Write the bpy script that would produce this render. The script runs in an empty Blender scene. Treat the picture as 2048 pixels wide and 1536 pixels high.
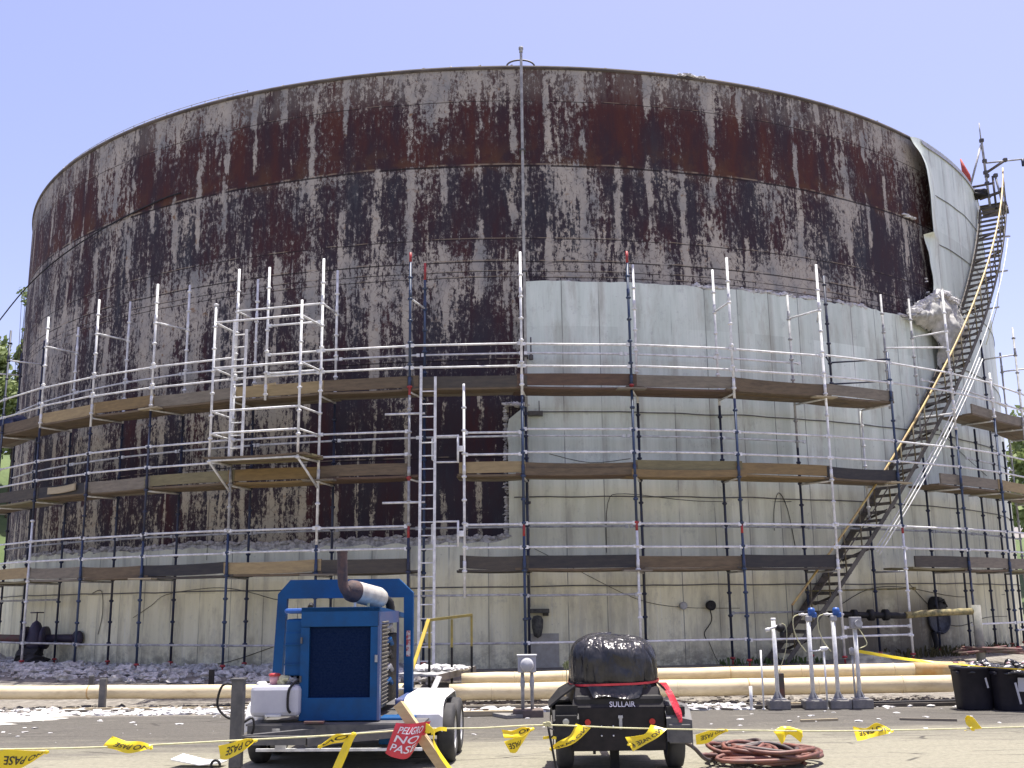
import bpy, bmesh, math, random
from mathutils import Vector, Matrix, noise as mnoise
R_ = math.radians
sc = bpy.context.scene
COL = sc.collection

# ------------------------------------------------------------------ camera
PITCH, ROLL, FPX = 0.20348, 0.01228, 2116.0
EYE = 1.85
_U = Vector((0, -math.sin(PITCH), math.cos(PITCH)))
_F = Vector((0, math.cos(PITCH), math.sin(PITCH)))
_X = Vector((1, 0, 0))
_c, _s = math.cos(ROLL), math.sin(ROLL)
EU = _c*_X - _s*_U
EV = _s*_X + _c*_U
cam = bpy.data.cameras.new('camera'); co = bpy.data.objects.new('camera', cam); COL.objects.link(co)
cam.sensor_width = 36; cam.lens = FPX/2048*36; cam.clip_end = 3000; cam.clip_start = 0.1
M = Matrix.Identity(4)
for i in range(3):
    M[i][0] = EU[i]; M[i][1] = EV[i]; M[i][2] = -_F[i]
M[2][3] = EYE
co.matrix_world = M
sc.camera = co

# ------------------------------------------------------------------ sky, sun, exposure
SUN_EL, SUN_AZ = 80.0, 42.0          # behind the tank, a little to the right (azimuth from +Y towards +X)
w = bpy.data.worlds.new('World'); sc.world = w; w.use_nodes = True
wn = w.node_tree.nodes; wl = w.node_tree.links
bg = wn['Background']
sky = wn.new('ShaderNodeTexSky'); sky.sky_type = 'NISHITA'; sky.sun_disc = False
sky.sun_elevation = R_(SUN_EL); sky.sun_rotation = R_(SUN_AZ)
sky.air_density = 1.0; sky.dust_density = 2.2; sky.ozone_density = 1.6
tint = wn.new('ShaderNodeMix'); tint.data_type = 'RGBA'; tint.blend_type = 'MULTIPLY'; tint.inputs[0].default_value = 1
tint.inputs[7].default_value = (1.08, 0.895, 1.0, 1)
wl.new(sky.outputs[0], tint.inputs[6]); wl.new(tint.outputs[2], bg.inputs[0])
bg.inputs[1].default_value = 0.12
sun = bpy.data.lights.new('sun', 'SUN'); so = bpy.data.objects.new('sun', sun); COL.objects.link(so)
sun.energy = 4.6; sun.angle = R_(0.5); sun.color = (1, 0.96, 0.89)
sd = Vector((math.sin(R_(SUN_AZ))*math.cos(R_(SUN_EL)), math.cos(R_(SUN_AZ))*math.cos(R_(SUN_EL)), math.sin(R_(SUN_EL))))
so.rotation_euler = sd.to_track_quat('Z', 'Y').to_euler()
sc.view_settings.view_transform = 'Standard'; sc.view_settings.look = 'None'
sc.view_settings.exposure = 1.0; sc.view_settings.gamma = 1

# ------------------------------------------------------------------ placing helpers
AZ = -0.004558; D = 41.2
AX = Vector((math.sin(AZ), math.cos(AZ))); AXC = AX*D
RT, RJ, RO, RI = 17.53, 17.65, 18.93, 18.05      # bare shell, cladding, outer and inner scaffold ring
ZT, ZB = 14.62, 0.42
def P(phi, r, z):                     # point at angle phi (deg, 0 = facing the camera, + = right) round the tank
    a = R_(phi)
    return Vector((AXC.x + r*(math.sin(a)*AX.y - math.cos(a)*AX.x), AXC.y + r*(-math.sin(a)*AX.x - math.cos(a)*AX.y), z))
def W(u, v, Y):                       # point of the photograph (2048 x 1536) taken at distance Y
    d = (u-1024)*EU + (768-v)*EV + FPX*_F
    p = d*(Y/d.y); return Vector((p.x, p.y, p.z+EYE))
def sm(a, b, x):
    t = max(0., min(1., (x-a)/(b-a))); return t*t*(3-2*t)
def gz(x, y):                         # height of the ground
    r = math.hypot(x-AXC.x, y-AXC.y)
    return 0.46*(1-sm(19.0, 21.3, r)) + 0.012*mnoise.noise(Vector((x*.5, y*.5, 0)))
def rnd(a, b): return random.uniform(a, b)
random.seed(7)

# ------------------------------------------------------------------ materials
class NT:
    def __init__(s, m):
        s.m = m; s.t = m.node_tree; s.n = s.t.nodes; s.l = s.t.links
        s.bsdf = s.n['Principled BSDF']
    def put(s, sock, v):
        if isinstance(v, bpy.types.NodeSocket): s.l.new(v, sock)
        elif v is not None:
            if isinstance(v, (tuple, list)) and len(v) == 3 and sock.type == 'RGBA': v = (*v, 1)
            sock.default_value = v
    def node(s, ty, **k):
        n = s.n.new(ty)
        for a, b in k.items(): setattr(n, a, b)
        return n
    def math(s, op, a, b=None, c=None, clamp=False):
        n = s.node('ShaderNodeMath', operation=op); n.use_clamp = clamp
        for i, v in enumerate((a, b, c)):
            if v is not None: s.put(n.inputs[i], v)
        return n.outputs[0]
    def mix(s, f, a, b, blend='MIX'):
        n = s.node('ShaderNodeMix', data_type='RGBA', blend_type=blend)
        s.put(n.inputs[0], f); s.put(n.inputs[6], a); s.put(n.inputs[7], b); return n.outputs[2]
    def ramp(s, f, stops, interp='LINEAR'):
        n = s.node('ShaderNodeValToRGB'); r = n.color_ramp; r.interpolation = interp
        while len(r.elements) < len(stops): r.elements.new(0.5)
        for e, (p, c) in zip(r.elements, stops):
            e.position = p; e.color = (*c, 1) if isinstance(c, tuple) else (c, c, c, 1)
        s.put(n.inputs[0], f); return n.outputs[0]
    def step(s, f, a, b):
        n = s.node('ShaderNodeMapRange', interpolation_type='SMOOTHSTEP')
        s.put(n.inputs[0], f); n.inputs[1].default_value = a; n.inputs[2].default_value = b; return n.outputs[0]
    def noise(s, vec, scale, detail=6, rough=.6, dist=0):
        n = s.node('ShaderNodeTexNoise'); s.put(n.inputs['Vector'], vec)
        n.inputs['Scale'].default_value = scale; n.inputs['Detail'].default_value = detail
        n.inputs['Roughness'].default_value = rough; n.inputs['Distortion'].default_value = dist
        return n.outputs[0]
    def coord(s, kind='Object'):
        return s.node('ShaderNodeTexCoord').outputs[kind]
    def scale(s, vec, sx, sy, sz=1, off=(0, 0, 0)):
        n = s.node('ShaderNodeMapping'); s.put(n.inputs[0], vec); n.inputs[3].default_value = (sx, sy, sz)
        n.inputs[1].default_value = off; return n.outputs[0]
    def bump(s, h, strength=.3, dist=.02):
        n = s.node('ShaderNodeBump'); n.inputs['Strength'].default_value = strength; n.inputs['Distance'].default_value = dist
        s.put(n.inputs['Height'], h); s.l.new(n.outputs[0], s.bsdf.inputs['Normal'])
    def out(s, col=None, rough=None, metal=None, spec=None):
        s.put(s.bsdf.inputs['Base Color'], col); s.put(s.bsdf.inputs['Roughness'], rough)
        s.put(s.bsdf.inputs['Metallic'], metal); s.put(s.bsdf.inputs['Specular IOR Level'], spec)
def newmat(name):
    m = bpy.data.materials.new(name); m.use_nodes = True; return NT(m)
MATS = {}
def mat(name, c1, c2=None, scale=6, rough=.6, metal=0, bump=0, bscale=40, spec=.5, stretch=(1, 1, 1), lo=.38, hi=.62, detail=6):
    if name in MATS: return MATS[name]
    t = newmat(name); v = t.coord()
    if stretch != (1, 1, 1): v = t.scale(v, *stretch)
    if c2 is None: c2 = tuple(x*.75 for x in c1)
    col = t.ramp(t.noise(v, scale, detail, .65), [(lo, c1), (hi, c2)])
    t.out(col, rough, metal, spec)
    if bump: t.bump(t.noise(v, bscale, 4), bump, .01)
    MATS[name] = t.m; return t.m

galv = mat('galvanised tube', (.82, .82, .80), (.56, .56, .55), 7, .5, .0, .15)
galvd = mat('dull tube', (.46, .46, .45), (.26, .26, .26), 7, .6, .05, .15)
bluep = mat('blue painted tube', (.026, .048, .105), (.038, .052, .075), 5, .5, 0, .1, lo=.45, hi=.7)
darkp = mat('dark blue tube', (.022, .035, .075), (.03, .03, .045), 7, .55)
redp = mat('red painted collar', (.42, .03, .03), (.25, .04, .04), 12, .5)
black = mat('black steel', (.012, .012, .013), (.026, .024, .023), 8, .6, spec=.3)
rubber = mat('tyre rubber', (.03, .03, .032), (.055, .053, .05), 5, .8)
dsteel = mat('dark grey steel', (.07, .07, .072), (.12, .115, .11), 6, .6, .1)
gsteel = mat('grey steel', (.33, .33, .34), (.24, .24, .25), 10, .45, .3)
white = mat('white paint', (.78, .78, .76), (.66, .65, .62), 5, .4)
genblue = mat('generator blue paint', (.004, .072, .215), (.010, .050, .13), 3, .55, 0, .08, spec=.25, lo=.45, hi=.75, detail=10)
genblue2 = mat('faded blue paint', (.10, .11, .22), (.05, .10, .24), 3, .4)
radm = mat('radiator grille mesh', (.003, .013, .050), (.010, .022, .062), 45, .9, spec=.1)
louvre = mat('louvre tan', (.20, .18, .14), (.12, .11, .09), 10, .7)
rusty = mat('rusted exhaust steel', (.10, .06, .05), (.045, .035, .04), 14, .8, 0, .3)
muff = mat('muffler pale aluminised', (.62, .60, .52), (.45, .42, .36), 7, .5, .2)
creamp = mat('cream pipe jacket', (.68, .57, .36), (.46, .36, .20), 2.6, .7, 0, .3, 12, stretch=(.9, 2, 2), lo=.48, hi=.80, detail=10)
creamo = mat('orange stained pipe', (.48, .28, .10), (.55, .42, .22), 4, .7)
conc = mat('concrete', (.25, .235, .21), (.17, .165, .155), 9, .9, 0, .5, 60)
fluffm = mat('mineral fibre scraps', (.66, .65, .62), (.42, .41, .40), 7, .95, 0, .8, 30)
fluffg = mat('greyed mineral fibre', (.62, .60, .56), (.26, .25, .235), 9, .95, 0, .8, 30)
yellow = mat('yellow paint', (.70, .50, .04), (.55, .40, .06), 8, .5)
dyellow = mat('dull yellow paint', (.30, .24, .05), (.22, .18, .05), 8, .6)
tape = mat('yellow plastic tape', (.86, .66, .02), (.78, .58, .02), 5, .35)
redtape = mat('red plastic tape', (.62, .045, .06), (.52, .03, .05), 9, .35)
inkb = mat('black ink', (.02, .02, .02), (.03, .03, .03), 9, .6)
inkw = mat('white ink', (.8, .76, .78), (.7, .66, .7), 9, .6)
rope_m = mat('pale rope', (.62, .60, .36), (.5, .48, .28), 40, .8)
woodl = mat('fresh lumber', (.52, .40, .22), (.42, .31, .16), 5, .75, 0, .2, 30, stretch=(1, 1, 6))
hose_r = mat('red brown hose', (.20, .075, .05), (.10, .05, .04), 6, .55)
hose_k = mat('dark hose', (.05, .045, .045), (.09, .06, .05), 6, .55)
bluetop = mat('blue instrument head', (.02, .10, .38), (.02, .08, .28), 9, .4)
valvem = mat('dark blue valve iron', (.022, .022, .045), (.045, .03, .05), 9, .6, 0, .3)
pipered = mat('red brown pipe', (.14, .05, .05), (.11, .09, .06), 6, .7)
mosspipe = mat('mossy yellow pipe', (.36, .29, .13), (.10, .10, .05), 7, .8, 0, .3)
stairm = mat('dark stair steel', (.06, .055, .05), (.12, .10, .085), 5, .8)
treadm = mat('stair tread grating', (.07, .065, .06), (.16, .14, .12), 8, .8)
handr = mat('yellow handrail paint', (.62, .48, .16), (.45, .30, .14), 4, .5)
coneo = mat('red cloth', (.6, .10, .06), (.4, .06, .05), 8, .7)
def wood(name, c1, c2): return mat('plank '+name, c1, c2, 3.2, .85, 0, .35, 22, stretch=(1, 1, 5), lo=.3, hi=.7, detail=9)
WD = {'grey': wood('grey', (.26, .225, .17), (.15, .13, .10)), 'dark': wood('dark', (.055, .05, .045), (.10, .085, .065)),
      'black': wood('black', (.028, .029, .034), (.06, .055, .05)), 'brown': wood('brown', (.19, .14, .085), (.095, .072, .047)),
      'tan': wood('tan', (.38, .29, .15), (.25, .19, .10)), 'ochre': wood('ochre', (.28, .195, .085), (.17, .12, .06)),
      'yellow': wood('yellow', (.42, .32, .16), (.27, .20, .11)), 'olive': wood('olive', (.24, .21, .11), (.15, .13, .07)),
      'red brown': wood('red brown', (.15, .095, .06), (.085, .055, .04)), 'pale': wood('pale', (.46, .39, .25), (.34, .28, .18))}

# bare shell: patches of old residue over dark, rusted plate
t = newmat('stripped rusty shell')
uv = t.coord('UV')
sep = t.node('ShaderNodeSeparateXYZ'); t.l.new(uv, sep.inputs[0]); U_, V_ = sep.outputs[0], sep.outputs[1]
big = t.noise(t.scale(uv, 1.0, .30), .9, 5, .6)
fine = t.noise(t.scale(uv, 1.35, .75), 6.2, 12, .8, .25)
fine2 = t.noise(t.scale(uv, 3.4, .42), 4.2, 10, .75)
wob = t.math('MULTIPLY', t.noise(t.scale(uv, .8, .35, 1, (5, 3, 0)), 1.2, 3), .5)
fr = t.math('FRACT', t.math('ADD', t.math('DIVIDE', U_, .83), wob))
dst = t.math('ABSOLUTE', t.math('SUBTRACT', fr, .5))
strip = t.math('MULTIPLY', t.step(dst, .16, .03), t.step(t.noise(t.scale(uv, .5, .25, 1, (9, 1, 0)), 2.2, 3), .42, .60))
vn = t.math('DIVIDE', V_, 15.0)
zone = t.ramp(vn, [(0.20, .56), (.34, .46), (.42, .54), (.56, .58), (.64, .66), (.70, .46), (.785, .52), (.80, .60), (.808, .34), (.90, .44), (.925, .56), (.97, .62)])
zone = t.math('MULTIPLY', t.math('SUBTRACT', zone, .5), .42)
left = t.math('SUBTRACT', t.math('MULTIPLY', t.step(U_, -5.0, -9.0), .006), t.math('MULTIPLY', t.math('MULTIPLY', t.step(U_, -5.5, -2.0), t.step(U_, 2.5, 1.2)), t.math('MULTIPLY', t.step(V_, 9.2, 6.5), .085)))
m0 = t.math('ADD', t.math('MULTIPLY', big, .45), t.math('ADD', t.math('MULTIPLY', fine, .60), t.math('MULTIPLY', fine2, .45)))
m1 = t.math('ADD', t.math('ADD', m0, zone), t.math('ADD', t.math('MULTIPLY', strip, .17), left))
hf = t.noise(t.scale(uv, 1.3, 1.0, 1, (3, 2, 0)), 9, 8, .75)
m1 = t.math('ADD', m1, t.math('MULTIPLY', t.math('SUBTRACT', hf, .5), .40))
vlow = t.noise(t.scale(uv, .9, .45, 1, (11, 2, 0)), .38, 3, .5)
m1 = t.math('ADD', m1, t.math('MULTIPLY', t.math('SUBTRACT', vlow, .5), .24))
drip = t.noise(t.scale(uv, 3.2, .10, 1, (2, 2, 0)), 1.6, 4, .55)
m1 = t.math('ADD', m1, t.math('MULTIPLY', t.step(drip, .56, .66), t.math('ADD', .05, t.math('MULTIPLY', t.step(V_, 6.6, 5.0), .09))))
pale = t.step(m1, .783, .815)
thin = t.step(m1, .70, .84)
vor = t.node('ShaderNodeTexVoronoi', feature='DISTANCE_TO_EDGE'); t.put(vor.inputs['Vector'], t.scale(uv, 1.2, .9)); vor.inputs['Scale'].default_value = 5.5
crack = t.step(t.math('ADD', vor.outputs['Distance'], t.math('MULTIPLY', t.noise(uv, 9, 4), .30)), .12, .19)
pale = t.math('MULTIPLY', pale, t.math('MAXIMUM', crack, .55))
rn = t.noise(t.scale(uv, 1.0, .22, 1, (3, 8, 0)), 1.1, 7, .7)
base = t.ramp(rn, [(.28, (.070, .074, .084)), (.40, (.036, .032, .042)), (.52, (.040, .026, .034)), (.60, (.052, .022, .026)), (.72, (.078, .028, .022))])
upper = t.step(V_, 11.95, 12.2)
rb = t.ramp(rn, [(.32, (.040, .028, .036)), (.45, (.050, .022, .026)), (.56, (.078, .026, .022)), (.72, (.110, .040, .022))])
base = t.mix(t.math('MULTIPLY', upper, .8), base, rb)
ors = t.math('MULTIPLY', t.math('MULTIPLY', t.step(V_, 12.9, 12.1), t.step(V_, 11.7, 12.05)), t.step(t.noise(uv, 1.7, 5), .45, .6))
base = t.mix(t.math('MULTIPLY', ors, .30), base, (.16, .08, .03))
wash = t.noise(t.scale(uv, 1.6, .3, 1, (1, 7, 0)), 2.0, 9, .75)
base = t.mix(t.math('MULTIPLY', t.math('MULTIPLY', thin, .62), wash), base, (.22, .20, .18))
topz = t.math('MULTIPLY', t.step(V_, 13.5, 14.2), t.step(wash, .35, .55))
base = t.mix(t.math('MULTIPLY', topz, .5), base, (.20, .175, .15))
pc = t.ramp(t.noise(t.scale(uv, 1, .5, 1, (4, 4, 0)), 1.6, 6), [(.35, (.46, .41, .34)), (.5, (.38, .345, .30)), (.65, (.26, .255, .245))])
low = t.step(V_, 9.0, 5.5)
pc = t.mix(t.math('MULTIPLY', low, .5), pc, (.48, .43, .29))
pc = t.mix(t.step(t.noise(uv, 5, 6), .58, .74), pc, (.22, .13, .07))
col = t.mix(pale, base, pc)
for z0, wd in ((12.05, .022), (10.22, .012), (9.66, .016), (9.42, .01), (9.28, .01), (7.3, .014), (5.05, .012), (13.72, .01)):
    zz = t.math('ADD', t.math('SUBTRACT', V_, z0), t.math('MULTIPLY', t.math('SUBTRACT', t.noise(uv, .6, 2), .5), .05))
    ln = t.math('MULTIPLY', t.math('LESS_THAN', t.math('ABSOLUTE', zz), wd), t.step(t.noise(t.scale(uv, 1, .1), 1.2, 3), .36, .44))
    col = t.mix(t.math('MULTIPLY', ln, .85), col, (.02, .015, .015))
    zz2 = t.math('SUBTRACT', zz, wd*2.2)
    ln2 = t.math('MULTIPLY', t.math('LESS_THAN', t.math('ABSOLUTE', zz2), wd*.8), t.step(t.noise(t.scale(uv, 1, .1, 1, (7, 0, 0)), 1.5, 3), .50, .58))
    col = t.mix(t.math('MULTIPLY', ln2, .6), col, (.34, .27, .19))
t.out(col, .85, 0, .25)
t.bump(t.math('ADD', pale, t.math('MULTIPLY', fine, .4)), .5, .02)
shell_m = t.m

# sheet metal cladding
t = newmat('weathered sheet cladding')
uv = t.coord('UV'); sep = t.node('ShaderNodeSeparateXYZ'); t.l.new(uv, sep.inputs[0]); U_, V_ = sep.outputs[0], sep.outputs[1]
str1 = t.noise(t.scale(uv, 1.6, .16), 2.0, 6, .65)
str2 = t.noise(t.scale(uv, 6.0, .22, 1, (2, 5, 0)), 2.2, 6, .65)
blot = t.noise(uv, .8, 8, .7)
hi_c = t.ramp(str1, [(.30, (.58, .64, .56)), (.48, (.67, .73, .65)), (.62, (.74, .79, .71)), (.75, (.80, .83, .76))])
lo_c = t.ramp(str1, [(.30, (.66, .63, .44)), (.5, (.78, .75, .54)), (.68, (.84, .81, .61))])
rowz = t.step(t.math('ADD', V_, t.math('MULTIPLY', blot, 1.6)), 2.6, 6.8)
col = t.mix(rowz, lo_c, hi_c)
col = t.mix(t.math('MULTIPLY', t.step(str2, .56, .74), .24), col, (.32, .33, .29))
col = t.mix(t.math('MULTIPLY', t.step(str2, .46, .33), .30), col, (.72, .73, .68))
pfr = t.math('FRACT', t.math('DIVIDE', t.math('ADD', U_, 50.02), .862))
pid = t.math('FLOOR', t.math('DIVIDE', t.math('ADD', U_, 50.02), .862))
row = t.math('FLOOR', t.math('DIVIDE', t.math('SUBTRACT', V_, .15), 1.98))
cmb = t.node('ShaderNodeCombineXYZ'); t.put(cmb.inputs[0], pid); t.put(cmb.inputs[1], row)
wnz = t.node('ShaderNodeTexWhiteNoise', noise_dimensions='2D'); t.l.new(cmb.outputs[0], wnz.inputs[0])
col = t.mix(1, col, t.ramp(wnz.outputs[0], [(0, (.86, .86, .84)), (1, (1.06, 1.06, 1.05))]), 'MULTIPLY')
seam = t.math('MULTIPLY', t.math('LESS_THAN', t.math('ABSOLUTE', t.math('SUBTRACT', pfr, .5)), .012), t.step(t.noise(t.scale(uv, 2, .4), 1.6, 3), .35, .55))
col = t.mix(t.math('MULTIPLY', seam, .75), col, (.07, .08, .08))
brn = t.math('MULTIPLY', t.step(V_, 3.2, .4), t.step(t.noise(t.scale(uv, 1.2, .5), 1.5, 7, .7), .50, .72))
col = t.mix(t.math('MULTIPLY', brn, .55), col, (.15, .12, .08))
wv = t.math('MULTIPLY', t.step(U_, 6.5, 8.6), t.math('MULTIPLY', t.step(U_, 13.5, 11.5), t.step(V_, 2.5, 1.3)))
col = t.mix(t.math('MULTIPLY', wv, t.math('MULTIPLY', t.step(blot, .22, .5), .9)), col, (.085, .065, .045))
stn = t.noise(t.scale(uv, 1.3, .28, 1, (6, 1, 0)), 1.1, 9, .72)
col = t.mix(t.math('MULTIPLY', t.step(stn, .50, .66), .42), col, (.34, .31, .235))
stn2 = t.noise(t.scale(uv, .8, .6, 1, (1, 9, 0)), 2.6, 10, .8)
col = t.mix(t.math('MULTIPLY', t.step(stn2, .54, .66), .34), col, (.27, .285, .26))
sdrt = t.math('MULTIPLY', t.step(t.math('ABSOLUTE', t.math('SUBTRACT', pfr, .56)), .14, .02), t.step(t.noise(t.scale(uv, 1, .3), 1.5, 5), .44, .60))
col = t.mix(t.math('MULTIPLY', sdrt, .38), col, (.26, .24, .19))
spk = t.math('MULTIPLY', t.step(t.noise(uv, 7, 6, .8), .60, .70), .45)
col = t.mix(spk, col, (.16, .15, .13))
dirt = t.math('MULTIPLY', t.step(V_, 1.2, .45), t.step(t.noise(uv, 2.5, 8, .75), .40, .62))
col = t.mix(t.math('MULTIPLY', dirt, .7), col, (.09, .085, .07))
t.out(col, .55, .1, .4)
rib = t.math('SINE', t.math('MULTIPLY', U_, 2*math.pi/.067))
t.bump(t.math('ADD', t.math('MULTIPLY', rib, .12), t.math('MULTIPLY', blot, 1.5)), .35, .012)
clad_m = t.m

# ground
t = newmat('worn yard surface')
ob = t.coord('Object'); sep = t.node('ShaderNodeSeparateXYZ'); t.l.new(ob, sep.inputs[0])
n1 = t.noise(t.scale(ob, .35, .8), 1.0, 8, .7); n2 = t.noise(ob, 16, 8, .75); n3 = t.noise(t.scale(ob, .5, 3.0), 1.2, 8, .7)
yy = t.math('ADD', sep.outputs[1], t.math('ADD', t.math('MULTIPLY', t.math('SUBTRACT', n1, .5), 5.0), t.math('MULTIPLY', sep.outputs[0], -.10)))
asph = t.ramp(n2, [(.3, (.062, .058, .050)), (.7, (.125, .116, .099))])
sand = t.ramp(n2, [(.3, (.165, .157, .115)), (.7, (.285, .27, .205))])
col = t.mix(t.step(t.math('ADD', yy, t.math('MULTIPLY', t.math('SUBTRACT', t.noise(t.scale(ob, .3, 2.2, 1, (1, 4, 0)), 1.3, 8, .7), .5), 5.0)), 16.6, 13.6), asph, sand)
oil = t.noise(t.scale(ob, .6, 1.2, 1, (8, 3, 0)), 1.5, 8, .75)
col = t.mix(t.math('MULTIPLY', t.step(oil, .58, .68), .5), col, (.055, .05, .046))
col = t.mix(t.math('MULTIPLY', t.step(n3, .55, .70), .55), col, (.11, .10, .095))
col = t.mix(t.math('MULTIPLY', t.step(t.noise(t.scale(ob, .4, 2.5, 1, (3, 3, 0)), 2.2, 7, .7), .60, .70), .5), col, (.30, .285, .235))
cr = t.node('ShaderNodeTexVoronoi', feature='DISTANCE_TO_EDGE'); t.put(cr.inputs['Vector'], t.scale(ob, .35, 1.3)); cr.inputs['Scale'].default_value = .9
crk = t.math('MULTIPLY', t.step(t.math('ADD', cr.outputs['Distance'], t.math('MULTIPLY', n1, .03)), .030, .018), t.step(t.noise(ob, .7, 3), .48, .56))
col = t.mix(t.math('MULTIPLY', crk, .8), col, (.05, .045, .04))
edge = t.step(t.math('ADD', sep.outputs[1], t.math('MULTIPLY', n1, 1.5)), 19.6, 20.1)
col = t.mix(edge, col, t.ramp(t.noise(ob, 5, 9, .75), [(.35, (.10, .092, .08)), (.5, (.19, .172, .145)), (.65, (.29, .27, .23))]))
t.out(col, .92, 0, .3); t.bump(t.math('ADD', n2, t.math('MULTIPLY', crk, -1.5)), .55, .03)
ground_m = t.m
t = newmat('hillside scrub'); v = t.coord()
t.out(t.ramp(t.noise(v, .25, 9, .7), [(.35, (.05, .08, .025)), (.65, (.11, .15, .05))]), .95); hill_m = t.m
def leafmat(n, a, b):
    t = newmat(n); oi = t.node('ShaderNodeNewGeometry')
    col = t.ramp(oi.outputs['Random Per Island'], [(0, a), (1, b)]); t.out(col, .65, 0, .3)
    tr = t.node('ShaderNodeBsdfTranslucent'); t.put(tr.inputs[0], col)
    mx = t.node('ShaderNodeMixShader'); mx.inputs[0].default_value = .3
    t.l.new(t.bsdf.outputs[0], mx.inputs[1]); t.l.new(tr.outputs[0], mx.inputs[2])
    t.l.new(mx.outputs[0], t.n['Material Output'].inputs[0]); return t.m
leafA = leafmat('pale green leaves', (.17, .22, .08), (.25, .31, .12))
leafB = leafmat('mid green leaves', (.05, .09, .025), (.11, .16, .05))
bark = mat('bark', (.12, .10, .08), (.07, .06, .05), 8, .95)
# plastic sheet
t = newmat('black plastic sheet'); v = t.coord()
t.out(t.ramp(t.noise(v, 5, 6), [(.4, (.016, .016, .019)), (.65, (.045, .044, .045))]), .27, 0, .45); t.bump(t.math('ADD', t.noise(t.scale(v, 1.6, 1.6, .45), 3.2, 3, .5, .4), t.math('MULTIPLY', t.noise(t.scale(v, 3, 2, .3), 6, 2, .4), .25)), .8, .10)
plast = t.m
t = newmat('grey plastic'); t.out((.45, .45, .47), .45); greyplas = t.m
t = newmat('bin plastic'); v = t.coord(); t.out(t.ramp(t.noise(v, 6, 4), [(.4, (.007, .007, .015)), (.6, (.014, .013, .022))]), .6); binm = t.m
t = newmat('red lamp lens'); t.out((.42, .02, .012), .35); lensr = t.m
t = newmat('clear lamp lens'); t.out((.42, .42, .34), .25); lensc = t.m

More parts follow.
